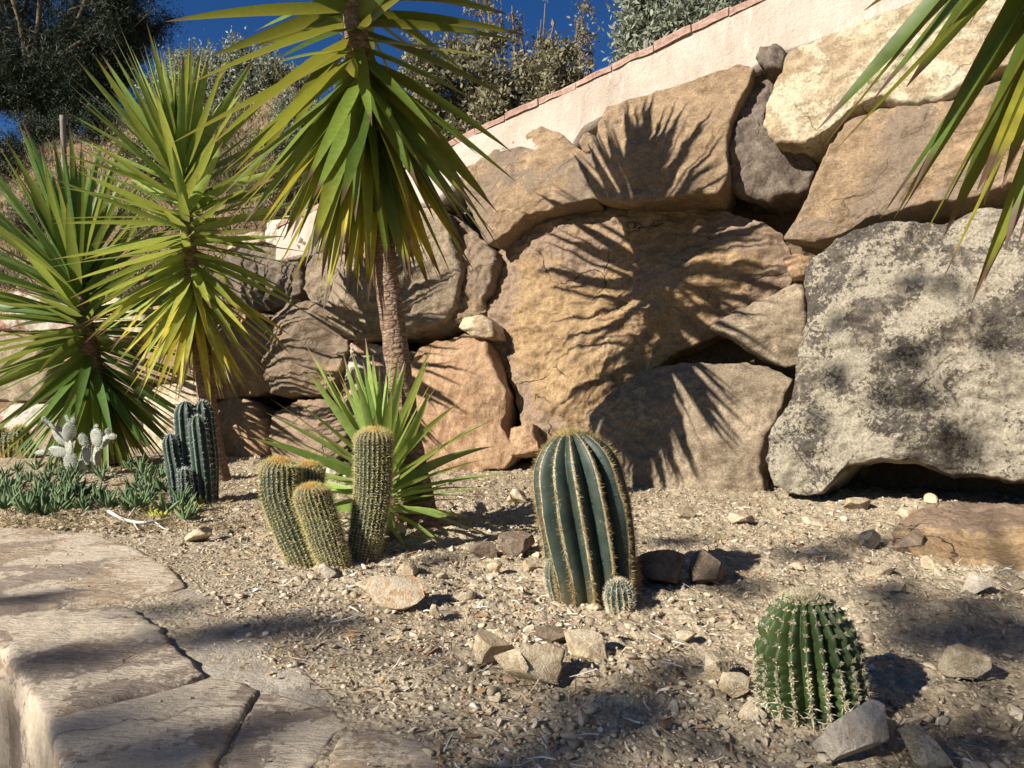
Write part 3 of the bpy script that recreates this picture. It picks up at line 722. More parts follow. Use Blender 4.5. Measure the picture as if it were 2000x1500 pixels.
# ------------------------------------------------------------------ sandstone slabs of the ledge
EX = np.array([1., 0, 0]); EY = np.array([0, 1., 0]); EZ = np.array([0, 0, 1.])
def slab(label, pts, z, B=.02, R=.05, back=.1, seed=1, mat='slab', world=False, **kw):
    P = [GP(x, y, z) for x, y in pts]
    V, Fc, c = outline_rock(P, EZ, EX, EY, B=B, R=R, back=back, seed=seed, rough=kw.pop('rough', .3), res=kw.pop('res', .014), planes=kw.pop('planes', []), facets=0, shrink=kw.pop('shrink', .95), **kw)
    o = mesh_obj('stone_slab', V, Fc, M[mat], None, tuple(c)); tag(o, label, 'stone slab', 'worn sandstone slabs of the ledge'); return o
slab('long sunlit sandstone slab at the far end of the ledge', [(-420,1060),(-100,1040),(60,1036),(190,1046),(262,1075),(330,1110),(366,1150),(250,1176),(100,1190),(-120,1203),(-420,1216)], -.002, .010, .03, .5, 71, rough=.22)
slab('humped brown slab in the middle of the ledge with a chipped corner', [(-60,1240),(10,1206),(110,1195),(250,1184),(312,1230),(352,1276),(404,1322),(330,1348),(200,1382),(92,1405),(62,1380),(38,1320),(5,1275)], .004, .012, .04, .6, 72, rough=.38)
slab('near slab at the bottom left corner above the drop', [(96,1440),(100,1410),(205,1388),(335,1354),(408,1328),(470,1338),(508,1352),(468,1420),(432,1500),(400,1700),(230,1760)], -.002, .010, .03, .6, 73, rough=.3)
slab('narrow near slab between two cracks at the bottom edge', [(510,1354),(560,1362),(630,1380),(700,1412),(648,1442),(614,1500),(595,1700),(404,1700),(434,1500),(470,1422)], -.003, .008, .025, .4, 77, rough=.25)
slab('small dusty slab at the bottom edge beside the thick crack', [(708,1416),(780,1440),(860,1474),(950,1570),(960,1700),(612,1720),(628,1505),(656,1448)], -.006, .010, .03, .4, 74, rough=.25)
slab('grey mortar patch between the ledge slabs and the gravel', [(352,1150),(440,1160),(480,1210),(540,1265),(610,1330),(700,1402),(640,1392),(540,1368),(400,1345),(330,1290),(285,1235),(225,1180)], -.007, .005, .05, .2, 75, mat='dust', rough=.2)
# ------------------------------------------------------------------ loose stones
def in_poly(px, py, poly):
    poly = np.asarray(poly, float); x, y = np.asarray(px), np.asarray(py); ins = np.zeros(x.shape, bool); j = len(poly) - 1
    for i_ in range(len(poly)):
        xi, yi = poly[i_]; xj, yj = poly[j]
        c = ((yi > y) != (yj > y)) & (x < (xj - xi) * (y - yi) / (yj - yi + 1e-12) + xi); ins ^= c; j = i_
    return ins
SLABPOLY = [GP(x, y)[:2] for x, y in [(-900,1034),(60,1034),(186,1046),(262,1076),(335,1116),(385,1152),(400,1190),(440,1240),(520,1315),(620,1362),(720,1415),(800,1450),(860,1500),(930,1700),(-900,1800)]]

def stone(label, px, py, wpx, hpx, mat, seed, dep=.8, rot=0., z0=None, name='stone', planes=7, sink=.12, rough=.07):
    """px,py: pixel of the base centre; wpx,hpx: pixel width / height"""
    g = GP(px, py); d = g[1] + .3 * wpx / F * g[1] * dep
    sw = wpx / F * d / 2; shh = hpx / F * d / 2 * 1.12; sy = sw * dep
    V, Fc = stone_mesh(5 if wpx > 50 else 4, seed, planes, rough, .30, .66)
    V = V * [sw, sy, shh]; c, s = math.cos(rot), math.sin(rot)
    if rot:   # tilt in the picture-facing plane (rolled stone)
        V = V @ np.array([[c, 0, s], [0, 1, 0], [-s, 0, c]])
    x = (px - 1000) / F * d; zb = gz1(x, d)
    p = np.array([x, d, zb + (-V[:, 2].min()) * (1 - sink * 1.2)]); 
    o = mesh_obj(name, V + p, Fc, M[mat], None, tuple(p)); tag(o, label, 'stone', 'loose stones on the bed'); return o
ST = [
 ('large pale angular stone in front of the round green cactus', 1665,1500,150,115,'stone_white',3),
 ('yellowish rounded stone at the bottom right beside the pale angular one', 1808,1500,95,66,'stone',4),
 ('oval cream stone lying alone at right', 1890,1335,108,72,'stone',5),
 ('pale wedge stone left of the round green cactus', 1392,1335,70,58,'stone',6),
 ('flat pale stone touching the wedge stone left of the green cactus', 1438,1362,68,44,'stone',7),
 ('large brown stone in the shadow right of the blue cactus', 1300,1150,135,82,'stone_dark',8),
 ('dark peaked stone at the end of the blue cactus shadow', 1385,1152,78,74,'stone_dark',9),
 ('orange topped angular stone in front of the golden cactus clump', 785,1185,125,58,'stone_orange',10),
 ('flat cream stone leaning on the orange topped one', 722,1168,60,38,'stone',11),
 ('long bulky tan stone at the front of the stone ring', 1050,1345,190,85,'stone',12),
 ('tan stone closing the left of the stone ring', 968,1300,85,70,'stone',13),
 ('flattish stone at the right end of the stone ring', 1145,1290,95,55,'stone',14),
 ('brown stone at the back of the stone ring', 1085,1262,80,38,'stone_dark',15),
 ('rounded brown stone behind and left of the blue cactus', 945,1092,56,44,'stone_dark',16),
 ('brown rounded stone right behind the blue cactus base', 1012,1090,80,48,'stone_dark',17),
 ('pale block stone at the edge of the slab and gravel', 392,1060,62,36,'stone',18),
 ('cream stone at the foot of the tall yucca trunk', 772,1054,46,34,'stone',19),
 ('small white split stone touching the golden cactus base', 640,1124,38,28,'stone_white',20),
 ('rusty flat stone in front of the low brown boulder', 1452,1035,55,26,'stone_orange',21),
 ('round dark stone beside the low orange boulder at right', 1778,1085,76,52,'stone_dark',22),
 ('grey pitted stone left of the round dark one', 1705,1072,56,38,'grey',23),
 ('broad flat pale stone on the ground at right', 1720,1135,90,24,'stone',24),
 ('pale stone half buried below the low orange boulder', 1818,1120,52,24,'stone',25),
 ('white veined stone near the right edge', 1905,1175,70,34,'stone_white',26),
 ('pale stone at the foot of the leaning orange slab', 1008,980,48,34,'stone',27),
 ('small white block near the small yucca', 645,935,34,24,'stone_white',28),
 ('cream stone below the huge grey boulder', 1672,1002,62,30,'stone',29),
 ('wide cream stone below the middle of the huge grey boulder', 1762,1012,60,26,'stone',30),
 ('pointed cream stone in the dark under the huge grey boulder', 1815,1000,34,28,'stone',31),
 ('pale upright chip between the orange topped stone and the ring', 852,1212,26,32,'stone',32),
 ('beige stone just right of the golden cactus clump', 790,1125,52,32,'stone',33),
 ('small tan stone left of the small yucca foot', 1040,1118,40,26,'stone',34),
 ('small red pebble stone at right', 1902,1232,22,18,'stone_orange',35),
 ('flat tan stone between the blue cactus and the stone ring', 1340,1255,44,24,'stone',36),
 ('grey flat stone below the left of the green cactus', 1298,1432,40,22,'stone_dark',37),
 ('bright cream chip below the wedge stone', 1316,1388,28,26,'stone_white',38),
 ('brown stone just below the green cactus at its left', 1470,1408,54,40,'stone',39),
 ('tan stone right of the pale angular one under the green cactus', 1740,1440,40,36,'stone',40),
 ('cream stone at the back right of the huge golden boulder', 1330,1020,60,26,'stone',41),
 ('pinkish flat stone under the low brown boulder', 1590,1030,54,20,'stone_orange',42),
 ('small cream stone below the orange topped one', 968,1120,34,26,'stone',43),
 ('tan flat stone right of the beige stones at the mid bed', 905,1170,48,20,'stone_orange',44),
 ('squarish cream stone far right below the white veined one', 1950,1222,38,26,'stone',45),
 ('cream stone behind the round green cactus', 1750,1175,60,30,'stone',46),
 ('tan stone in the shade between cacti', 1560,1120,48,22,'stone',47),
]
for (lb, px, py, wp, hp, mt, sdn) in ST:
    stone(lb, px, py, wp, hp, mt, sdn, rot=random.Random(sdn).uniform(-.15, .15), z0=None, planes=12 if sdn in (12, 5, 14, 24) else 8)
# low orange rock lying on the ground at the right edge
P = [GP(x, y) for x, y in [(1740,1062),(1790,1012),(1880,992),(2000,988),(2150,1000),(2200,1090),(2060,1118),(1960,1112),(1850,1102),(1780,1088)]]
V, Fc, c = outline_rock(P, EZ, EX, EY, B=.10, R=.14, back=.15, seed=90, rough=.8)
o = mesh_obj('boulder', V, Fc, M['gold'], None, tuple(c)); tag(o, 'low orange and grey rock lying on the ground at the right edge', 'boulder')

# gravel (nobody could count it)
def scatter_ground(n, rs, xr=(-3.6, 3.2), yr=(1.0, 6.8), near=True):
    x = rs.uniform(xr[0], xr[1], n * 4); t = rs.rand(n * 4); y = yr[0] * (yr[1] / yr[0]) ** (t ** .8)
    ok = (np.abs(x / y) < .78) & (~in_poly(x, y, SLABPOLY)) & (ledge(x, y) < -.2) & ((y + .598 * x) < 5.85)
    x, y = x[ok][:n], y[ok][:n]; return x, y
def gravel(n, smin, smax, seed, power, base, slabs=False):
    rs = np.random.RandomState(seed)
    if slabs:
        pts = []
        x = rs.uniform(-2.6, .4, n * 6); y = rs.uniform(1.2, 3.6, n * 6); ok = in_poly(x, y, SLABPOLY) & (ledge(x, y) < -.1)
        x, y = x[ok][:n], y[ok][:n]
    else: x, y = scatter_ground(n, rs)
    dens = fbm(np.stack([x, y, 0 * x], 1), 2.2, 3, seed); keep = dens + rs.uniform(-.5, .9, len(x)) > -.25; x, y = x[keep], y[keep]
    m = len(x); z = gz(x, y); s = smin + (smax - smin) * rs.rand(m) ** power
    V0s = base; mb = MB(); grp = rs.randint(0, len(V0s), m)
    for g, (V0, F0) in enumerate(V0s):
        idx = np.where(grp == g)[0]; k = len(idx)
        if not k: continue
        q = rs.randn(k, 4); q /= np.linalg.norm(q, axis=1, keepdims=True); a, b, c, d = q.T
        Rm = np.stack([1-2*(c*c+d*d), 2*(b*c-a*d), 2*(b*d+a*c), 2*(b*c+a*d), 1-2*(b*b+d*d), 2*(c*d-a*b), 2*(b*d-a*c), 2*(c*d+a*b), 1-2*(b*b+c*c)], 1).reshape(k, 3, 3)
        sc = s[idx][:, None] * rs.uniform(.38, 1.0, (k, 3)); Vl = V0[None] * sc[:, None, :]
        Vl = np.einsum('kij,knj->kni', Rm, Vl); Vl[:, :, 2] *= .75
        Vl = Vl + np.stack([x[idx], y[idx], z[idx] + s[idx] * .12 + (.012 if slabs else 0)], 1)[:, None, :]
        Fc = (F0[None] + (np.arange(k) * len(V0))[:, None, None]).reshape(-1, 3)
        A = np.repeat(np.stack([rs.rand(k), rs.rand(k), rs.rand(k)], 1), len(V0), 0)
        mb.add(Vl.reshape(-1, 3), Fc, A)
    return mb
b2 = [stone_mesh(2, 200 + k, 7, .10, .22, .62) for k in range(9)]; b1 = [stone_mesh(1, 300 + k, 4, .25, .45, .9) for k in range(6)]
mb = gravel(7500, .005, .026, 1, 2.4, b2)
for args in ((24000, .0035, .010, 2, 1.6, b1), (20000, .002, .005, 3, 1.3, b1)):
    m2 = gravel(*args); 
    for v in m2.V: pass
    for f in m2.F3: mb.F3.append(f + mb.n)
    mb.V += m2.V; mb.A += m2.A; mb.n += m2.n
m2 = gravel(420, .0015, .006, 5, 2, b1, True)
for f in m2.F3: mb.F3.append(f + mb.n)
mb.V += m2.V; mb.A += m2.A; mb.n += m2.n
o = mb.build('gravel', M['pebble'], smooth=False); tag(o, 'mixed sandy gravel and clods over the planting bed', 'gravel', kind='stuff')

# dry litter: needles, leaf shards
def litter(n, seed):
    rs = np.random.RandomState(seed); x, y = scatter_ground(n, rs); dens = fbm(np.stack([x, y, 0 * x], 1), 1.6, 3, 77)
    keep = dens + rs.uniform(-.4, .5, len(x)) > -.05; x, y = x[keep], y[keep]; n = len(x); z = gz(x, y)
    L = rs.uniform(.012, .055, n) * np.where(rs.rand(n) < .12, 1.8, 1); Wd = np.where(rs.rand(n) < .7, rs.uniform(.0008, .0020, n), rs.uniform(.002, .006, n)); L = np.where(Wd > .002, L * .5, L)
    a = rs.rand(n) * 6.283; el = rs.normal(0, .22, n); dx, dy, dz = np.cos(a) * np.cos(el), np.sin(a) * np.cos(el), np.sin(el)
    D = np.stack([dx, dy, dz], 1); S = np.stack([-np.sin(a), np.cos(a), rs.normal(0, .5, n)], 1); c = np.stack([x, y, z + .007 + np.abs(dz) * L * .4], 1)
    bend = rs.normal(0, .12, n)
    V = []
    for (tt, sg) in ((-.5, -1), (-.5, 1), (0, 1), (0, -1), (.5, .4), (.5, -.4)):
        V.append(c + D * (L * tt)[:, None] + S * (Wd * sg)[:, None] + S * (bend * L * (1 - 4 * tt * tt))[:, None])
    V = np.stack(V, 1).reshape(-1, 3); k = np.arange(n) * 6
    Fq = np.concatenate([np.stack([k, k + 1, k + 2, k + 3], 1), np.stack([k + 3, k + 2, k + 4, k + 5], 1)])
    A = np.repeat(np.stack([rs.rand(n)] * 3, 1), 6, 0)
    o = mesh_obj('dry_litter', V, Fq, M['litter'], attrs={'dat': A}); tag(o, 'dry pine needles and leaf shards strewn on the bed', 'litter', kind='stuff')
litter(15000, 9)

# ------------------------------------------------------------------ yuccas
def leaf_batch(mb, p0, D, L, W, droop, age, rn, seg=9, fold=.13, seed=0):
    """arrays of leaves; D unit dirs"""
    n = len(L); t = np.linspace(0, 1, seg + 1)
    g = np.array([0, 0, -1.0])
    side = np.cross(D, np.array([0, 0, 1.0])); ln = np.linalg.norm(side, axis=1); bad = ln < .15
    side[bad] = np.cross(D[bad], np.array([1.0, 0, 0])); side /= np.linalg.norm(side, axis=1, keepdims=True)
    up = np.cross(side, D)
    rs = np.random.RandomState(seed); roll = rs.normal(0, .5, n); side2 = side * np.cos(roll)[:, None] + up * np.sin(roll)[:, None]
    up2 = np.cross(side2, D)
    tt = t[None, :, None]
    ctr = p0[:, None, :] + D[:, None, :] * (L[:, None, None] * tt) + g * (droop * L)[:, None, None] * tt ** 2
    ctr = ctr + side2[:, None, :] * (rs.normal(0, .05, n) * L)[:, None, None] * tt ** 2
    prof = np.minimum(1, .55 + 1.6 * t) * (1 - t ** 2.4) ** .9 * (1 - .15 * t); prof[-1] = 0.02
    hw = (W[:, None] * prof[None, :] / 2)[:, :, None]
    V = np.stack([ctr - side2[:, None, :] * hw + up2[:, None, :] * hw * fold * 2, ctr, ctr + side2[:, None, :] * hw + up2[:, None, :] * hw * fold * 2], 2)
    A = np.zeros((n, seg + 1, 3, 3)); A[..., 0] = t[None, :, None]; A[..., 1] = age[:, None, None]; A[..., 2] = rn[:, None, None]
    k = (np.arange(n) * (seg + 1) * 3)[:, None, None] + (np.arange(seg) * 3)[None, :, None] + np.arange(2)[None, None, :]
    k = k.ravel(); mb.add(V.reshape(-1, 3), np.stack([k, k + 1, k + 4, k + 3], 1), A.reshape(-1, 3))

def crown_leaves(mb, axis, n, elev, L, W, seed, lenf=None, agef=None, az_skip=None, droop=(.0, .10), jit=7):
    """axis: list of points top->bottom; elev: (f,deg) pairs"""
    rs = np.random.RandomState(seed); f = (np.arange(n) + .5) / n
    ax = spl(axis, 40); pos = np.stack([np.interp(f, np.linspace(0, 1, 40), ax[:, k]) for k in range(3)], 1)
    T = ax[0] - ax[-1]; T /= np.linalg.norm(T); T = T * .7 + np.array([0, 0, .3]); T /= np.linalg.norm(T)
    u = np.cross(T, [0, 1.0, 0]); u /= np.linalg.norm(u); v = np.cross(T, u)
    az = np.arange(n) * 2.39996 + rs.normal(0, .16, n); el = np.radians(np.interp(f, [e[0] for e in elev], [e[1] for e in elev]) + rs.normal(0, jit, n))
    D = np.cos(el)[:, None] * (np.cos(az)[:, None] * u + np.sin(az)[:, None] * v) + np.sin(el)[:, None] * T
    ll = L * (np.interp(f, [e[0] for e in lenf], [e[1] for e in lenf]) if lenf else 1) * rs.uniform(.86, 1.08, n)
    ag = (np.interp(f, [e[0] for e in agef], [e[1] for e in agef]) if agef else f) * rs.uniform(.5, 1.15, n)
    dr = np.interp(f, [0, 1], droop) * rs.uniform(.2, 1.6, n) * np.where(rs.rand(n) < .06, 3.5, 1) * np.maximum(np.cos(el), .1)
    W_ = W * rs.uniform(.75, 1.15, n) * np.clip(ll / L + .1, .5, 1)
    leaf_batch(mb, pos + D * .03, D, ll, W_, dr, ag, rs.rand(n), seed=seed + 1)

def yucca(name, label, group, trunk_px, trunk_r, axis, n, elev, L, W, mat, seed, dead=0, **kw):
    tp = [P3(*p) for p in trunk_px]; root = empty(name, tuple(tp[0])); tag(root, label, 'yucca', group)
    path = spl(tp, 90); rr = np.interp(np.linspace(0, 1, 90), np.linspace(0, 1, len(trunk_r)), trunk_r)
    rr = rr * (1 + .02 * np.sin(np.arange(90) * 1.9) + .015 * np.sin(np.arange(90) * 3.1 + 1))
    V, Q = tube(path, rr, 36, .10, seed); mesh_obj('trunk', V, Q, M['bark'], root, tuple(tp[0]))
    mb = MB(); ax = [P3(*p) for p in axis]
    crown_leaves(mb, ax, n, elev, L, W, seed, **kw)
    mb.build('crown', M[mat], root, tuple(ax[0]))
    if dead:
        mb = MB(); rs = np.random.RandomState(seed + 9); a = rs.rand(dead) * 6.283; e = -rs.uniform(1.1, 1.5, dead); D = np.stack([np.cos(a) * np.cos(e), np.sin(a) * np.cos(e), np.sin(e)], 1)
        P = ax[-1] + (ax[-2] - ax[-1]) * rs.rand(dead, 1) * .6 + D * [.05, .05, 0] + np.array([0, 0, -.02]); leaf_batch(mb, P, D, L * rs.uniform(.35, .75, dead), np.full(dead, W * .45), rs.uniform(-.05, .12, dead), rs.uniform(0, 1, dead), rs.rand(dead), fold=.5, seed=seed)
        mb.build('dead_leaves', M['deadleaf'], root, tuple(ax[-1]))
    return root

YG = 'yuccas growing along the boulder wall'
# tall yucca: upper whorl and hanging skirt in one crown
yucca('yucca_tree', 'tall yucca with a thick straight trunk and drooping skirt, centre left', YG,
      [(826,1040,3.68),(808,920,3.70),(790,800,3.72),(765,620,3.76),(745,450,3.8),(722,240,3.84),(695,60,3.88),(684,-100,3.9)], [.095,.070,.064,.062,.061,.062,.06,.052],
      [(680,-230,3.9),(683,-140,3.9),(686,-60,3.9),(691,10,3.9),(705,125,3.86),(711,165,3.85),(717,205,3.84),(722,240,3.84)], 250,
      [(0,84),(.15,58),(.32,24),(.46,-6),(.52,-36),(.7,-52),(.85,-62),(1,-76)], .99, .098, 'yleaf', 5,
      lenf=[(0,.6),(.15,.95),(.6,1.0),(1,.88)], agef=[(0,0),(.5,.25),(.8,.62),(1,.95)], droop=(.0,.12), jit=8, dead=14)
yucca('yucca_tree', 'middle yucca with a star shaped crown of stiff leaves, yellow below', YG,
      [(430,945,5.35),(412,850,5.35),(398,720,5.35),(386,640,5.35),(376,560,5.35),(366,450,5.35),(355,345,5.35)], [.085,.068,.062,.058,.055,.05,.035],
      [(348,308,5.35),(355,358,5.35),(366,450,5.35),(376,540,5.35),(382,600,5.35)], 250,
      [(0,86),(.12,62),(.3,34),(.45,12),(.6,-12),(.75,-38),(.88,-55),(1,-68)], .94, .072, 'yleaf2', 15,
      lenf=[(0,.75),(.12,1.0),(.5,.95),(1,.78)], agef=[(0,0),(.5,.3),(.75,.72),(1,1.15)], droop=(.0,.07), jit=6, dead=12)
yucca('yucca_tree', 'broad low yucca at the far left with leaves reaching the ground', YG,
      [(215,905,6.3),(205,840,6.3),(185,740,6.3),(165,640,6.3),(152,560,6.3)], [.11,.09,.085,.08,.05],
      [(148,535,6.3),(152,570,6.3),(165,640,6.3),(182,720,6.3),(192,760,6.3)], 300,
      [(0,84),(.12,60),(.3,32),(.45,8),(.6,-18),(.75,-42),(.88,-58),(1,-72)], 1.25, .095, 'yleaf3', 25,
      lenf=[(0,.75),(.12,1.0),(.5,.95),(1,.62)], agef=[(0,0),(.5,.2),(.8,.45),(1,.7)], droop=(.0,.10), jit=6)
# small rosette by the trunk
root = empty('yucca_rosette', tuple(P3(775, 1030, 3.6))); tag(root, 'small bright green yucca rosette at the foot of the tall trunk', 'yucca')
mb = MB(); crown_leaves(mb, [P3(742, 912, 3.5), P3(748, 950, 3.5), P3(762, 1005, 3.52)], 84, [(0,84),(.2,62),(.5,38),(.8,12),(1,-8)], .64, .060, 33, lenf=[(0,.7),(.2,1),(.7,.95),(1,.6)], agef=[(0,0),(.7,.12),(1,.5)], droop=(0,.14), jit=7)
mb.build('crown', M['yleaf4'], root, tuple(P3(760, 950, 3.55)))
V, Q = tube(spl([P3(778, 1045, 3.56), P3(770, 990, 3.55), P3(755, 945, 3.55)], 12), np.linspace(.035, .02, 12), 14, .1, 3); mesh_obj('stem', V, Q, M['bark'], root, tuple(P3(775, 1030, 3.56)))
# yucca whose crown hangs in at the upper right (trunk stands outside the frame)
yucca('yucca_tree', 'near yucca whose brown tipped leaves hang in at the upper right', YG,
      [(2230,1290,1.92),(2225,900,1.92),(2220,500,1.92),(2214,100,1.92),(2210,-200,1.92),(2210,-400,1.92)], [.10,.08,.075,.07,.07,.05],
      [(2215,-650,1.9),(2215,-480,1.9),(2210,-300,1.9),(2205,-100,1.9)], 130,
      [(0,84),(.15,58),(.3,25),(.40,-5),(.46,-42),(.65,-56),(.85,-64),(1,-74)], .99, .104, 'yleaf', 47,
      lenf=[(0,.6),(.15,.95),(.6,1.0),(1,.95)], agef=[(0,0),(.5,.2),(.8,.5),(1,.75)], droop=(.0,.14), jit=7)

# ------------------------------------------------------------------ cacti
def spines(mb, P, N, m, L, spread, rs, width=.0007, tilt=0, col=None, up=None, curve=0.):
    """m spines per areole"""
    n = len(P); Pp = np.repeat(P, m, 0); Nn = np.repeat(N, m, 0); k = len(Pp)
    D = Nn + rs.normal(0, spread, (k, 3)); D /= np.linalg.norm(D, axis=1, keepdims=True)
    S = np.cross(D, rs.randn(k, 3)); S /= np.linalg.norm(S, axis=1, keepdims=True)
    LL = (L * rs.uniform(.55, 1.1, k))[:, None]; Wd = width
    cv = np.cross(D, S) * LL * curve
    V = np.stack([Pp - S * Wd, Pp + S * Wd, Pp + D * LL * .55 + S * Wd * .8 + cv * .5, Pp + D * LL * .55 - S * Wd * .8 + cv * .5, Pp + D * LL - cv * .3], 1).reshape(-1, 3)
    i0 = np.arange(k) * 5; c = rs.rand(k) if col is None else col
    A = np.repeat(np.stack([c, c, c], 1), 5, 0)
    mb.add(V, np.stack([i0, i0 + 1, i0 + 2, i0 + 3], 1), A); mb.add(np.zeros((0, 3)), np.stack([i0 + 3, i0 + 2, i0 + 4], 1) - 0 - k * 5 if False else np.zeros((0, 3), int))
    mb.F3.append(np.stack([i0 + 3, i0 + 2, i0 + 4], 1) + mb.n - k * 5)

def cactus_body(path_pts, R, nribs, depth, q, prof, rings=90, per=10, tub=None, seed=0, wob=.02, dome=.16, twist=0, flat_top=0.0):
    """returns V,F,A and sampler(theta array, f array)->P,N"""
    ax = spl(path_pts, 80); seg = np.linalg.norm(np.diff(ax, axis=0), axis=1); cum = np.concatenate([[0], np.cumsum(seg)]); Ltot = cum[-1]
    ff = np.linspace(0, 1, rings); hd = 1 - dome
    # parameter to height/radius with an even dome
    def hr(t):
        t = np.asarray(t, float); tb = .72; k = np.clip((t - tb) / (1 - tb), 0, 1) * math.pi / 2
        h = np.where(t < tb, t / tb * hd, hd + dome * np.sin(k)); rdm = np.where(t < tb, 1, np.cos(k) ** (1 - .35 * flat_top))
        pr = np.interp(h, [p[0] for p in prof], [p[1] for p in prof]); return h, rdm * pr * R
    ref = np.array([0, 1.0, 0])
    def surf(th, t):
        h, r = hr(t); s = h * Ltot; c = np.stack([np.interp(s, cum, ax[:, k]) for k in range(3)], 1)
        s2 = np.minimum(s + .01 * Ltot, Ltot); s1 = np.maximum(s2 - .03 * Ltot, 0); c2 = np.stack([np.interp(s2, cum, ax[:, k]) for k in range(3)], 1); c1 = np.stack([np.interp(s1, cum, ax[:, k]) for k in range(3)], 1)
        T = c2 - c1; T /= np.linalg.norm(T, axis=1, keepdims=True); u = np.cross(T, ref); u /= np.linalg.norm(u, axis=1, keepdims=True); v = np.cross(T, u)
        th2 = th + twist * h
        cc = np.abs(np.cos(nribs * th / 2)); rib = 1 - depth * (1 - cc ** q)
        if tub is not None: rib = rib + tub[1] * cc ** 3 * (.5 + .5 * np.cos(2 * math.pi * tub[0] * t))
        Dv = np.cos(th2)[:, None] * u + np.sin(th2)[:, None] * v
        wv = 1 + wob * vnoise(np.stack([np.cos(th) * 1.5, np.sin(th) * 1.5, h * 4], 1) + seed, seed)
        return c + Dv * (r * rib * wv)[:, None], cc, h, Dv, T
    K = nribs * per; th = np.arange(K) / K * 2 * math.pi; TH, TT = np.meshgrid(th, ff * .995, indexing='xy')
    V, cc, h, _, _ = surf(TH.ravel(), TT.ravel())
    top = ax[-1] ; V = np.concatenate([V, [top * .35 + V[-K:].mean(0) * .65]]); A = np.stack([np.concatenate([cc, [1]]), np.concatenate([h, [1]]), np.concatenate([h * 0, [0]])], 1)
    j = np.arange(K); Q = [np.stack([i_ * K + j, i_ * K + (j + 1) % K, (i_ + 1) * K + (j + 1) % K, (i_ + 1) * K + j], 1) for i_ in range(rings - 1)]
    tri = np.stack([(rings - 1) * K + j, (rings - 1) * K + (j + 1) % K, np.full(K, rings * K)], 1)
    def sample(nper, t0=.02, t1=.97, skip=None):
        tt = np.linspace(t0, t1, nper); a = 2 * math.pi * np.arange(nribs) / nribs; TH, TT = np.meshgrid(a, tt, indexing='ij')
        p, _, hh, Dv, T = surf(TH.ravel(), TT.ravel()); h1, r1 = hr(TT.ravel()); h2, r2 = hr(TT.ravel() + .01)
        dr = (r2 - r1); dh = np.maximum((h2 - h1) * Ltot, 1e-6); N = Dv * dh[:, None] - T * dr[:, None]; N /= np.linalg.norm(N, axis=1, keepdims=True)
        return p, N, T, hh
    return V, [np.concatenate(Q), tri], A, sample, ax

def hair_patch(mb, c, T, R, n, L, rs, spread=.35, w=.0007, drop=.2):
    a = rs.rand(n) * 6.283; r = R * np.sqrt(rs.rand(n)); u = np.cross(T, [0, 1.0, 0]); u /= np.linalg.norm(u); v = np.cross(T, u)
    P = c + (np.cos(a) * r)[:, None] * u + (np.sin(a) * r)[:, None] * v - T * (r ** 2 / max(R, 1e-6) * drop)[:, None]
    N = T + ((np.cos(a) * r / R)[:, None] * u + (np.sin(a) * r / R)[:, None] * v) * .8; N /= np.linalg.norm(N, axis=1, keepdims=True)
    spines(mb, P, N, 1, L, spread, rs, w)

# golden column clump
gc = empty('golden_column_cactus', tuple(GP(655, 1095))); tag(gc, 'clump of four golden spined column cacti with orange tops', 'cactus')
GS = [([(612,1122,2.93),(578,1040,2.95),(552,970,2.97),(548,915,2.98),(550,898,2.98)], 39, 1),
      ([(640,1110,3.08),(615,1020,3.1),(604,960,3.12),(602,905,3.12)], 31, 2),
      ([(660,1118,2.86),(640,1060,2.88),(622,1005,2.90),(608,965,2.90),(605,948,2.9)], 33, 3),
      ([(703,1100,2.98),(716,1040,3.0),(727,970,3.02),(730,900,3.02),(730,838,3.02)], 36.5, 4)]
for pts, rp, sdn in GS:
    rs = np.random.RandomState(sdn); pp = [P3(*p) for p in pts]; R = rp / F * 2.98; tall = sdn == 4
    V, Fc, A, smp, ax = cactus_body(pp, R, 26, .055, .9, [(0, .72), (.12, .86), (.4, .97), (.75, 1.0), (1, 1.0)], 90, 6, seed=sdn, dome=.085 if tall else .12, flat_top=.25)
    st = mesh_obj('stem', V, Fc, M['gold_cactus'], gc, tuple(pp[0]), attrs={'dat': A})
    p, N, T, hh = smp(60 if tall else 46, .01, .97); mb = MB(); spines(mb, p, N, 7, .017, 1.0, rs, .00042)
    keep = rs.rand(len(p)) < .8; spines(mb, p[keep], N[keep], 3, .026, .6, rs, .0004)
    mb.build('spines', M['spine_gold'], st, tuple(pp[0]), smooth=False)
    mb = MB(); spines(mb, p, N, 6, .006, .8, rs, .0020); mb.build('areoles', M['spine_cream'], st, tuple(pp[0]), smooth=False)
    mb = MB(); Tt = ax[-1] - ax[-6]; Tt /= np.linalg.norm(Tt); hair_patch(mb, ax[-1] - Tt * .004, Tt, R * .55, 2600, .022, rs, .6, .0008, .4); mb.build('wool_cap', M['spine_orange'], st, tuple(pp[-1]), smooth=False)

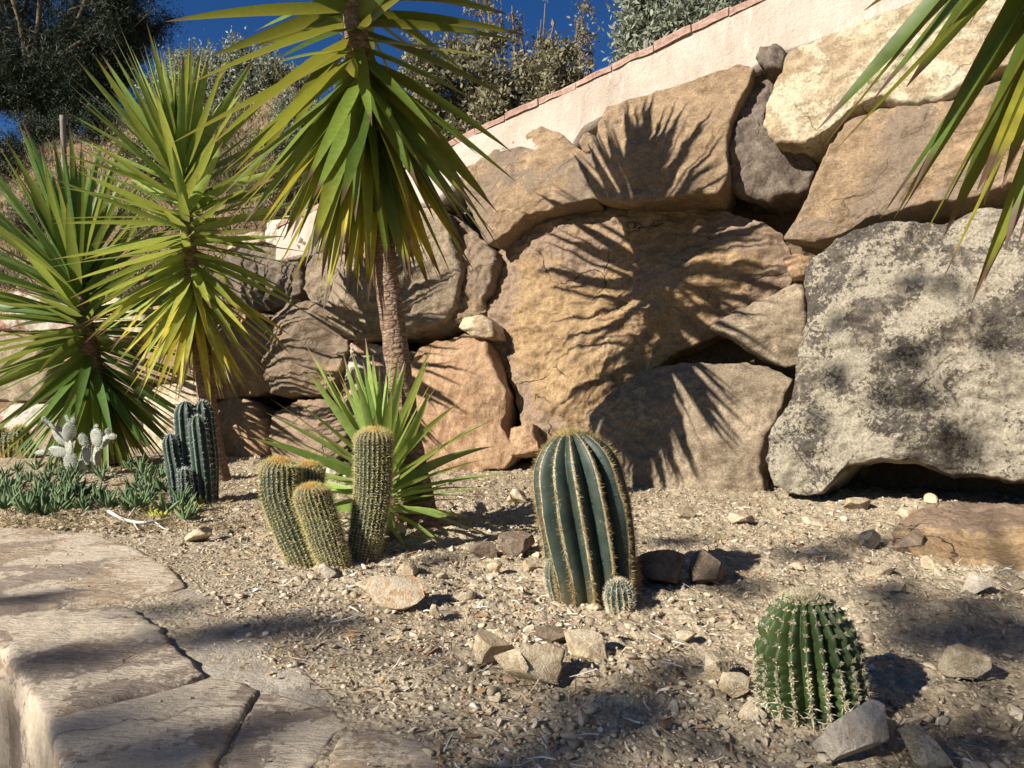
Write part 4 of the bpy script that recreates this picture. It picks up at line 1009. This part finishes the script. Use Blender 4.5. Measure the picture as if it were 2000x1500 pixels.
# blue barrel
bc = empty('blue_barrel_cactus', tuple(GP(1160, 1170))); tag(bc, 'tall blue green ribbed barrel cactus with amber spined ridges and a pup', 'cactus')
pp = [P3(1166, 1195, 2.46), P3(1158, 1110, 2.46), P3(1140, 1000, 2.46), P3(1122, 900, 2.46), P3(1112, 842, 2.46)]; R = 93 / F * 2.46; rs = np.random.RandomState(5)
V, Fc, A, smp, ax = cactus_body(pp, R, 13, .27, 1.05, [(0, .80), (.12, .88), (.35, .97), (.6, 1.0), (.85, .93), (1, .86)], 150, 20, seed=3, dome=.26, wob=.05)
body = mesh_obj('body', V, Fc, M['blue_cactus'], bc, tuple(pp[0]), attrs={'dat': A})
p, N, T, hh = smp(110, .0, .985); mb = MB(); up = hh > .25
spines(mb, p[up], N[up], 6, .020, .7, rs, .0006); spines(mb, p[~up], N[~up], 10, .024, .7, rs, .0007)
mb.build('spines', M['spine_rust'], body, tuple(pp[0]), smooth=False)
mb = MB(); spines(mb, p, N, 3, .004, .6, rs, .0009); Tt = ax[-1] - ax[-6]; Tt /= np.linalg.norm(Tt); mb.build('areoles', M['wool'], body, tuple(pp[0]), smooth=False)
mb = MB(); hair_patch(mb, ax[-1] - Tt * .012, Tt, R * .27, 900, .030, rs, .5, .0006); mb.build('wool_cap', M['spine_gold'], body, tuple(pp[-1]), smooth=False)
for (a, b, rp, d, sdn) in (((1212,1195), (1207,1132), 28, 2.30, 8), ((1100,1180), (1082,1085), 26, 2.44, 9)):
    pq = [P3(a[0], a[1], d), P3((a[0]+b[0])/2, (a[1]+b[1])/2, d), P3(b[0], b[1], d)]; R2 = rp / F * d
    V, Fc, A, smp, ax = cactus_body(pq, R2, 15, .16, 1.0, [(0, .8), (.4, 1), (1, .95)], 50, 8, seed=sdn, dome=.4)
    pu = mesh_obj('pup', V, Fc, M['blue_cactus'], bc, tuple(pq[0]), attrs={'dat': A})
    p, N, T, hh = smp(26, .02, .98); mb = MB(); spines(mb, p, N, 7, .014, .8, rs, .0004); mb.build('spines', M['spine_cream'], pu, tuple(pq[0]), smooth=False)

# green barrel
gb = empty('green_barrel_cactus', tuple(GP(1582, 1420))); tag(gb, 'round green cactus with cream star spines and a woolly top', 'cactus')
d = 1.60; pp = [P3(1592, 1440, d), P3(1586, 1360, d), P3(1576, 1260, d), P3(1570, 1158, d)]; R = 94 / F * d; rs = np.random.RandomState(6)
V, Fc, A, smp, ax = cactus_body(pp, R, 21, .24, 1.0, [(0, .86), (.15, .98), (.4, 1.03), (.7, .97), (1, .9)], 170, 14, tub=(15, .07), seed=4, dome=.40, wob=.035, flat_top=.45)
body = mesh_obj('body', V, Fc, M['green_cactus'], gb, tuple(pp[0]), attrs={'dat': A})
tt = np.arange(1, 15) / 15.0
p, N, T, hh = smp(25, .04, .965); mb = MB(); lo = hh < .38
spines(mb, p[~lo], N[~lo], 9, .013, .75, rs, .0008); spines(mb, p[lo][::2], N[lo][::2], 9, .028, .9, rs, .0012, curve=.15)
mb.build('spines', M['spine_cream'], body, tuple(pp[0]), smooth=False)
mb = MB(); spines(mb, p, N, 22, .008, .9, rs, .0020); mb.build('areoles', M['wool'], body, tuple(pp[0]), smooth=False)
mb = MB(); Tt = ax[-1] - ax[-6]; Tt /= np.linalg.norm(Tt); hair_patch(mb, ax[-1] - Tt * .002, Tt, R * .34, 3200, .013, rs, 1.0, .0010, .3); mb.build('wool_cap', M['wool'], body, tuple(pp[-1]), smooth=False)

# dark columnar cactus clump at left
dc = empty('dark_ribbed_cactus', tuple(GP(385, 975))); tag(dc, 'cluster of dark blue green ribbed columns in front of the middle yucca', 'cactus')
for (pts, rp, sdn) in (([(380,990,4.42),(372,900,4.45),(364,830,4.45),(362,784,4.45)], 20, 1), ([(408,988,4.5),(405,900,4.5),(398,830,4.5),(394,783,4.5)], 19, 2),
                       ([(350,992,4.36),(345,930,4.36),(336,880,4.38),(332,848,4.38)], 15, 3), ([(366,992,4.28),(362,950,4.28),(360,915,4.28)], 11, 4), ([(402,985,4.36),(396,920,4.36),(388,850,4.38),(384,812,4.4)], 17, 6)):
    pq = [P3(*p) for p in pts]; R2 = rp / F * 4.45 * 1.12; rs = np.random.RandomState(sdn)
    V, Fc, A, smp, ax = cactus_body(pq, R2, 9, .26, 1.1, [(0, .85), (.4, 1), (1, .95)], 60, 10, seed=sdn, dome=.14)
    st = mesh_obj('stem', V, Fc, M['dark_cactus'], dc, tuple(pq[0]), attrs={'dat': A})
    p, N, T, hh = smp(18, .03, .98); mb = MB(); spines(mb, p, N, 5, .022, .9, rs, .0006); spines(mb, p, N, 4, .006, .8, rs, .0018); mb.build('spines', M['spine_white'], st, tuple(pq[0]), smooth=False)

# pale prickly pear
pc = empty('prickly_pear', tuple(GP(150, 928))); tag(pc, 'pale woolly prickly pear with small round pads', 'cactus')
d0 = 5.55; PX = .0
pads = [((140,922),(138,885),15),((150,925),(165,900),17),((138,888),(132,858),16),((132,862),(138,826),14),((128,868),(108,835),14),((108,836),(88,824),7),((135,885),(95,880),13),((95,880),(70,885),6),
        ((170,905),(168,868),17),((168,872),(158,848),9),((185,905),(192,870),13),((192,872),(186,838),14),((190,875),(212,850),14),((212,852),(226,852),6),((186,840),(188,830),6),((212,848),(210,838),5),((136,828),(128,812),5),((140,826),(146,816),5),((92,828),(84,815),4),((180,925),(188,892),12)]
mb = MB(); sm_ = MB(); rs = np.random.RandomState(3); padobjs = []
for k, (a, b, wpx) in enumerate(pads):
    dd = d0 + rs.uniform(-.12, .12); A_, B_ = P3(a[0], a[1], dd), P3(b[0], b[1], dd); c = (A_ + B_) / 2; Lh = np.linalg.norm(B_ - A_) / 2 * 1.1; wpx = wpx * .85; up = (B_ - A_) / np.linalg.norm(B_ - A_)
    ang = rs.uniform(-.7, .7); fr = np.cross(up, [math.sin(ang), -math.cos(ang), 0]); fr /= np.linalg.norm(fr); th = np.cross(fr, up)
    V0, F0 = ICO[3]; wd = wpx / F * dd; V = V0[:, :1] * fr * wd * (1 - .15 * V0[:, 2:3] * -1) + V0[:, 2:3] * up * Lh + V0[:, 1:2] * th * wd * .28 + c
    n_ = V0[:, :1] * fr * .3 + V0[:, 1:2] * th + V0[:, 2:3] * up * .3; n_ /= np.linalg.norm(n_, axis=1, keepdims=True)
    o = mesh_obj('pad', V, F0, M['pale_pad'], pc, tuple(c), attrs={'dat': V0 * 0}); 
    m1 = MB(); sel = rs.rand(len(V)) < .55; spines(m1, V[sel], n_[sel], 4, .010, .6, rs, .0012); m1.build('bristles', M['spine_white'], o, tuple(c), smooth=False)

# golden ball cactus clump at the far left
yb = empty('golden_ball_cactus', tuple(GP(30, 892))); tag(yb, 'yellow spined ball cactus cluster behind the prickly pear at the far left', 'cactus')
for k, (px, py, rp, hp) in enumerate([(22,893,22,52),(52,896,17,36),(2,893,20,58),(38,880,18,48)]):
    dd = 6.9; pq = [P3(px, py, dd), P3(px, py - hp / 2, dd), P3(px, py - hp, dd)]; R2 = rp / F * dd; rs = np.random.RandomState(k)
    V, Fc, A, smp, ax = cactus_body(pq, R2, 16, .14, 1, [(0, .85), (.5, 1), (1, 1)], 40, 5, seed=k, dome=.45)
    st = mesh_obj('stem', V, Fc, M['gold_cactus'], yb, tuple(pq[0]), attrs={'dat': A}); p, N, T, hh = smp(22, .02, .97); mb = MB(); spines(mb, p, N, 8, .03, .8, rs, .0013); mb.build('spines', M['spine_gold'], st, tuple(pq[0]), smooth=False)

# creeping succulent ground cover
def succulent():
    rs = np.random.RandomState(12); mb = MB(); V0, F0 = ICO[2]; n = 0
    for k in range(150):
        px = rs.uniform(-60, 372); py = 925 + rs.rand() * 85 + (0 if px < 330 else 20); 
        if px < 60: py -= 0
        g = GP(px, py); sz = rs.uniform(.7, 1.15); nl = rs.randint(6, 11); yel = rs.rand() < .12
        base = np.array([g[0], g[1], gz1(g[0], g[1]) + rs.uniform(0, .05)])
        for q in range(nl):
            a = rs.rand() * 6.283; el = rs.uniform(.35, 1.4); D = np.array([math.cos(a) * math.cos(el), math.sin(a) * math.cos(el), math.sin(el)])
            L = .046 * sz * rs.uniform(.6, 1.2); W = .0085 * sz; u = np.cross(D, [0, 0, 1.0]); u /= max(np.linalg.norm(u), 1e-6); v = np.cross(D, u)
            tp = (1 - .45 * np.clip(V0[:, 2], 0, 1))[:, None]
            V = base + D * L + V0[:, 2:3] * D * L + (V0[:, :1] * u + V0[:, 1:2] * v) * W * tp + np.array([0, 0, 1.0]) * (V0[:, 2:3] + 1) ** 2 * L * .1
            c = rs.rand() * .8 + .2 * (V0[:, 2] > .8) ; A = np.stack([np.full(len(V), rs.rand())] * 3, 1); mb.add(V, F0, A)
    o = mb.build('creeping_succulent', M['succ']); tag(o, 'green finger leaved succulent ground cover at the left edge of the bed', 'ground cover', kind='stuff')
succulent()
rs = np.random.RandomState(2); mb = MB(); V0, F0 = ICO[2]
for (px, py) in ((305,1015),(318,1018),(355,1020),(392,985),(385,990),(262,985),(60,1000),(300,1005)):
    g = GP(px, py); base = np.array([g[0], g[1], gz1(g[0], g[1])])
    for q in range(5):
        a = rs.rand() * 6.283; el = rs.uniform(.5, 1.4); D = np.array([math.cos(a) * math.cos(el), math.sin(a) * math.cos(el), math.sin(el)]); L = .035 * rs.uniform(.6, 1.2); u = np.cross(D, [0, 0, 1.0]); u /= np.linalg.norm(u); v = np.cross(D, u)
        V = base + D * L + V0[:, 2:3] * D * L + (V0[:, :1] * u * 1.3 + V0[:, 1:2] * v * .6) * .009 * (1 - .6 * np.clip(V0[:, 2:3], 0, 1)); mb.add(V, F0, np.stack([np.full(len(V), rs.rand())] * 3, 1))
o = mb.build('yellowing_succulent', M['succ_y']); tag(o, 'yellow green succulent shoots beside the dark ribbed cactus foot', 'ground cover', kind='stuff')

# bleached fallen branch
db = empty('fallen_branch', tuple(GP(300, 1022))); tag(db, 'bleached dead branch lying in front of the succulents', 'branch')
def gpz(px, py, h=.015): g = GP(px, py); return np.array([g[0], g[1], gz1(g[0], g[1]) + h])
for nm, pts, r in (('branch', [(212,1012),(240,1020),(275,1030),(315,1024),(350,1014),(400,998),(430,992)], .009), ('twig', [(252,1018),(262,1004),(282,978),(300,974)], .005), ('twig', [(300,1026),(318,1034),(330,1040)], .004), ('twig', [(262,1028),(270,1042)], .004)):
    path = spl([gpz(x, y, .02 + (.03 if y < 990 and nm == 'twig' else 0)) for x, y in pts], 24); V, Q = tube(path, np.linspace(r, r * .5, 24), 8, .2, 3); mesh_obj(nm, V, Q, M['deadwood'], db, tuple(path[0]))

# dry twigs and grass at wall foot and bits
def tufts(name, label, spots, mat, n, L, W, seed, spread=.03, kindstuff=True, lean=.4):
    rs = np.random.RandomState(seed); S = np.array(spots); idx = rs.randint(0, len(S), n); P = S[idx] + rs.normal(0, spread, (n, 3)) * [1, 1, 0]
    D = np.stack([rs.normal(0, lean, n), rs.normal(0, lean, n), np.ones(n)], 1); D /= np.linalg.norm(D, axis=1, keepdims=True); mb = MB()
    Ls = L * rs.uniform(.4, 1.1, n); S_ = np.cross(D, rs.randn(n, 3)); S_ /= np.linalg.norm(S_, axis=1, keepdims=True); bd = rs.normal(0, .25, (n, 3)) * [1, 1, .1]
    V = np.stack([P - S_ * W, P + S_ * W, P + D * Ls[:, None] * .5 + S_ * W * .7, P + D * Ls[:, None] * .5 - S_ * W * .7, P + (D + bd) * Ls[:, None]], 1).reshape(-1, 3)
    i0 = np.arange(n) * 5; c = rs.rand(n); A = np.repeat(np.stack([c, c, c], 1), 5, 0)
    o = mesh_obj(name, V, [np.stack([i0, i0 + 1, i0 + 2, i0 + 3], 1), np.stack([i0 + 3, i0 + 2, i0 + 4], 1)], mat, attrs={'dat': A}); tag(o, label, 'grass', kind='stuff')
sp = []
for (px, py) in [(470,900),(440,905),(1230,975),(1300,978),(1260,970),(860,930),(940,925),(1540,975),(1500,990),(620,905),(560,910),(700,960),(1860,1110),(1000,905)]: sp.append(gpz(px, py, 0))
tufts('dry_grass', 'wispy dry grass along the foot of the boulder wall', sp, M['drygrass'], 420, .07, .0009, 4, .06, lean=.8)

sp = []; r_ = random.Random(5)
for _ in range(160): px_, py_ = r_.uniform(-40, 440), r_.uniform(955, 1036); sp.append(gpz(px_, py_, .004))
tufts('dry_leaves', 'grey brown dead leaves heaped under the succulents', sp, M['drygrass'], 5200, .05, .0035, 14, .05, lean=2.6)
# ------------------------------------------------------------------ background vegetation
def hill_spots(n, seed, pxr, sr):
    rs = np.random.RandomState(seed); out = []
    for _ in range(n): out.append(pix_hill(rs.uniform(*pxr), rs.uniform(*sr)))
    return out
tufts('dry_hill_grass', 'dry straw coloured grass covering the left hillside', hill_spots(900, 1, (-150, 700), (.4, 5.5)), M['drygrass'], 16000, .28, .004, 5, .16, lean=.5)
tufts('green_hill_weeds', 'low green weeds scattered on the left hillside', hill_spots(160, 2, (-150, 650), (.4, 5)), M['greengrass'], 9000, .26, .006, 6, .16, lean=.6)
tufts('dry_undergrowth', 'dark tangled undergrowth on the left hillside', hill_spots(260, 3, (-150, 700), (.3, 5.2)), M['scrubdark'], 26000, .30, .010, 7, .22, lean=1.0)

def tree(name, label, cat, group, base, height, crown, nlimb, nleaf, leaf, mat, seed, spread=.35, r0=.1, twigs=True, bark='twig', leafW=None, depth=3, leafshape=1.0):
    """crown: list of (centre xyz, radius xyz) ellipsoids; limbs reach into them"""
    rs = np.random.RandomState(seed); root = empty(name, tuple(base)); tag(root, label, cat, group); mb = MB(); ends = []
    base = np.asarray(base, float); fork = base + np.array([rs.normal(0, .1), rs.normal(0, .1), height * .35])
    V, Q = tube(spl([base, (base + fork) / 2 + rs.normal(0, .05, 3), fork], 10), np.linspace(r0, r0 * .75, 10), 10, .2, seed); mb.add(V, Q)
    for k in range(nlimb):
        c, r = crown[k % len(crown)]; c = np.asarray(c, float); r = np.asarray(r, float)
        v = rs.randn(3); v /= np.linalg.norm(v); tgt = c + v * r * rs.uniform(.35, .9)
        mid = fork * .5 + tgt * .5 + rs.normal(0, .12, 3) * np.linalg.norm(tgt - fork) * .6
        pth = spl([fork, mid, tgt], 12); V, Q = tube(pth, np.linspace(r0 * .45, r0 * .06, 12), 6, 0); mb.add(V, Q)
        for m in range(6):
            st = pth[rs.randint(4, 12)]; v = rs.randn(3); v /= np.linalg.norm(v); e = st + v * r.mean() * rs.uniform(.25, .55)
            mid = (st + e) / 2 + rs.normal(0, .07, 3) * r.mean(); p2 = spl([st, mid, e], 7)
            V, Q = tube(p2, np.linspace(r0 * .13, r0 * .03, 7), 5, 0); mb.add(V, Q); ends += [e, (mid + e) / 2, mid]
            for z in range(4):
                s2 = p2[rs.randint(2, 7)]; v = rs.randn(3); v /= np.linalg.norm(v); e2 = s2 + v * r.mean() * rs.uniform(.12, .3)
                V, Q = tube([s2, (s2 + e2) / 2 + rs.normal(0, .02, 3), e2], [r0 * .04, r0 * .03, r0 * .015], 4, 0); mb.add(V, Q); ends += [e2, (s2 + e2) / 2]
    mb.build('trunk', M[bark], root, tuple(base))
    ends = np.array(ends)
    # each end keeps a random density so that gaps and dense clumps appear
    wgt = rs.rand(len(ends)) ** 1.6; idx = rs.choice(len(ends), nleaf, p=wgt / wgt.sum()); P = ends[idx] + rs.normal(0, spread * .35, (nleaf, 3)) * rs.uniform(.3, 1.2, (nleaf, 1))
    D = rs.randn(nleaf, 3) + np.array([0, 0, .3]); D /= np.linalg.norm(D, axis=1, keepdims=True); S = np.cross(D, rs.randn(nleaf, 3)); S /= np.linalg.norm(S, axis=1, keepdims=True)
    Lf = (leaf * rs.uniform(.6, 1.3, nleaf))[:, None]; Wf = Lf * (leafW or .22)
    V = np.stack([P, P + D * Lf * .45 + S * Wf, P + D * Lf, P + D * Lf * .45 - S * Wf], 1).reshape(-1, 3); i0 = np.arange(nleaf) * 4
    shade = rs.rand(len(ends))[idx] * .6 + rs.rand(nleaf) * .4
    mesh_obj('crown', V, np.stack([i0, i0 + 1, i0 + 2, i0 + 3], 1), M[mat], root, tuple(base), smooth=False, attrs={'dat': np.repeat(np.stack([shade] * 3, 1), 4, 0)})
    return root
def PC(px, py, d, rx, ry, rz=None): return (P3(px, py, d), (rx / F * d, (rx if rz is None else rz) / F * d, ry / F * d))
TG = 'trees and bushes behind the wall'
b = pix_hill(60, 5.6)
tree('pine_tree', 'big dark pine tree filling the upper left corner', 'tree', TG, b, 6.0, [PC(60, 60, b[1], 190, 120, 100), PC(220, 40, b[1], 110, 90, 80), PC(120, -120, b[1], 230, 130, 150), PC(20, 170, b[1], 110, 60, 60), PC(240, 130, b[1] , 60, 55, 50), PC(-120, 0, b[1], 180, 160, 100), PC(90, 190, b[1], 120, 60, 60), PC(180, 170, b[1], 90, 60, 60), PC(280, 50, b[1], 60, 50, 50)], 90, 190000, .17, 'pine', 51, .6, .22, leafW=.055)
b = pix_hill(20, 4.2); tree('dark_bush', 'dark rounded bush under the big pine at the left edge', 'bush', TG, b, .8, [PC(10, 290, b[1], 60, 55)], 8, 9000, .07, 'pine', 57, .3, .06, leafW=.15)
b = pix_hill(480, 4.6); tree('olive_bush', 'grey green olive bush between the yucca crowns', 'bush', TG, b, 1.6, [PC(480, 160, b[1], 90, 75), PC(570, 190, b[1], 80, 70), PC(400, 190, b[1], 70, 60), PC(480, 240, b[1], 120, 40)], 34, 30000, .085, 'olive', 52, .35, .07)
b = pix_hill(330, 5.2); tree('olive_bush', 'olive bush rising right beside the dark pine', 'bush', TG, b, 1.2, [PC(330, 190, b[1], 70, 60), PC(375, 120, b[1], 50, 50)], 18, 14000, .085, 'olive', 56, .35, .06)
b = pix_hill(640, 4.4); tree('olive_bush', 'olive bush mostly hidden behind the tall yucca leaves', 'bush', TG, b, 1.6, [PC(650, 250, b[1], 90, 90), PC(720, 180, b[1], 90, 90), PC(780, 240, b[1], 80, 70)], 30, 26000, .08, 'scrub', 58, .35, .07)
b = pix_hill(930, 3.2); tree('scrub_bush', 'tangled brown and green scrub bush right of the tall yucca crown', 'bush', TG, b, 1.6, [PC(900, 170, b[1], 80, 95), PC(1000, 150, b[1], 80, 90), PC(1080, 130, b[1], 65, 60), PC(850, 120, b[1], 50, 60), PC(960, 240, b[1], 90, 50), PC(880, 250, b[1], 90, 60), PC(1060, 170, b[1], 80, 60)], 70, 80000, .09, 'scrub', 53, .28, .07)
b = pix_hill(1050, 4.6); tree('bare_tree', 'sparse leafless tree with thin branches against the sky', 'tree', TG, b, 3.4, [PC(1040, 40, b[1], 70, 90), PC(1110, 20, b[1], 60, 60), PC(970, 10, b[1], 60, 60), PC(1150, 90, b[1], 50, 50), PC(1060, 120, b[1], 80, 50)], 24, 6500, .065, 'scrub', 54, .2, .14)
b = pix_hill(1340, 3.4); tree('olive_tree', 'silvery olive tree behind the wall coping at the top', 'tree', TG, b, 2.4, [PC(1330, 20, b[1], 100, 80), PC(1430, -60, b[1], 110, 100), PC(1270, 60, b[1], 50, 50), PC(1250, -20, b[1], 40, 60), PC(1380, 60, b[1], 90, 60), PC(1290, 110, b[1], 70, 40)], 60, 75000, .09, 'olive', 55, .32, .10, leafW=.18)

for k, (px_, s_, cx_, cy_, rx_, ry_, lb_) in enumerate([(95, 5.0, 95, 240, 70, 40, 'dark low bush in front of the pine trunk'), (200, 4.6, 215, 250, 60, 32, 'dark low bush on the slope crest right of the pine trunk'),
        (300, 2.6, 290, 300, 50, 36, 'dusty bush on the left slope behind the middle yucca tip'), (500, 3.0, 510, 300, 60, 45, 'dusty bush on the slope between the middle and tall yuccas'), (590, 3.6, 590, 215, 60, 60, 'dark bush on the crest left of the tall yucca crown'), (60, 2.0, 50, 420, 60, 50, 'dry bush on the far left slope above the low yucca')]):
    b = pix_hill(px_, s_); tree('bush', lb_, 'bush', TG, b, .5, [PC(cx_, cy_, b[1], rx_, ry_)], 12, 9000, .075, ['pine', 'pine', 'scrub', 'scrub', 'olive', 'scrub'][k], 80 + k, .3, .05, leafW=.16)
# fence posts
def post(label, px, ytop, ybot, s, wpx, lean=0):
    b = pix_hill(px, s); d = b[1]; p0 = P3(px + lean, ybot, d); p1 = P3(px, ytop, d); r = wpx / F * d / 2; p0[2] = min(p0[2], b[2] - .05)
    V, Q = tube(spl([p0, (p0 + p1) / 2, p1], 14), [r] * 14, 12, .1, int(px)); n = len(V); c = p1 + [0, 0, r * .15]; V = np.concatenate([V, [c]]); T = np.stack([np.arange(n - 12, n), (np.arange(12) + 1) % 12 + n - 12, np.full(12, n)], 1)
    o = mesh_obj('fence_post', V, [Q, T], M['post'], None, tuple(p0)); tag(o, label, 'fence post', 'wooden posts on the hillside')
post('weathered fence post on the left bank beside the pine', 122, 226, 300, 3.2, 10, 6)
post('short fence post sticking up behind the pink coping', 1262, 80, 160, 1.0, 11)
post('fence post behind the middle yucca crown', 405, 285, 340, 3.6, 9)

# pine outside the frame (behind-left of the camera) whose boughs throw the soft dapples on the ledge
def shade_tree():
    rs = np.random.RandomState(77); root = empty('pine_tree', (-6.4, -5.2, -.6)); tag(root, 'pine standing outside the view that dapples the ledge with shade', 'tree')
    mbT = MB(); base = np.array([-6.4, -5.2, -.62]); top = np.array([-6.1, -4.8, 6.2]); pth = spl([base, (base + top) / 2 + [.1, .1, 0], top], 20); V, Q = tube(pth, np.linspace(.2, .05, 20), 14, .1, 1); mbT.add(V, Q)
    spots = [((60,1175),.10,.0),((150,1290),.11,0),((200,1420),.10,0),((330,1480),.12,0),((420,1240),.10,0),((560,1215),.10,0),((640,1225),.07,0),((330,1190),.06,0),((1050,1500),.08,0),((1150,1440),.09,0),((1240,1380),.10,0),((1330,1310),.08,0),
             ((1850,1240),.20,0),((1980,1250),.20,0),((1900,1190),.08,0),((1760,1170),.10,0),((1450,1150),.10,0),((1330,1060),.10,0),((1600,1085),.14,0),((1700,1060),.13,0),((860,1095),.07,0),((1120,1200),.0,0),
             ((900,1560),.12,0),((1900,1460),.12,0),((520,1420),.06,0)]
    wall = [((1790,560),.10),((1800,720),.12),((1640,740),.09),((1740,790),.09),((1880,870),.10),((1650,640),.08),((1820,800),.08),((1870,580),.07),((1950,700),.08),((1600,820),.06)]
    ends = []
    for (p, r, _) in spots:
        if r <= 0: continue
        g = GP(*p); ends.append((g, r))
    for q_ in ((-1.30, 1.80, -.12), (-1.15, 1.62, -.28), (-1.0, 1.45, -.12), (-1.22, 1.70, -.42), (-1.05, 1.5, -.45), (-1.35, 1.9, -.35), (-.95, 1.38, -.3)): ends.append((np.array(q_), .19))
    for (p, r) in wall: ends.append((WP(p[0], p[1], .5), r * .8))
    Ls = []; back = -np.array(ldir)
    for k, (g, r) in enumerate(ends):
        H = rs.uniform(4.2, 5.6); t = (H - g[2]) / back[2]; c = g + back * t
        st = pth[rs.randint(12, 19)]; mid = (st + c) / 2 + [0, 0, rs.uniform(.1, .5)]; V, Q = tube(spl([st, mid, c], 10), np.linspace(.012, .004, 10), 6, 0); mbT.add(V, Q)
        n = int(420 * (r / .12) ** 1.6) ; P = c + rs.normal(0, 1, (n, 3)) * [r * .55, r * .45, r * .2]
        D = rs.randn(n, 3); D /= np.linalg.norm(D, axis=1, keepdims=True); S = np.cross(D, rs.randn(n, 3)); S /= np.linalg.norm(S, axis=1, keepdims=True); Lf = (.085 * rs.uniform(.6, 1.3, n))[:, None]
        Ls.append(np.stack([P, P + D * Lf * .5 + S * .0035, P + D * Lf, P + D * Lf * .5 - S * .0035], 1).reshape(-1, 3))
    V = np.concatenate(Ls); i0 = np.arange(len(V) // 4) * 4; mbT.build('trunk', M['twig'], root, tuple(base))
    mesh_obj('crown', V, np.stack([i0, i0 + 1, i0 + 2, i0 + 3], 1), M['pine'], root, tuple(top), smooth=False, attrs={'dat': np.full((len(V), 3), .5)})
shade_tree()
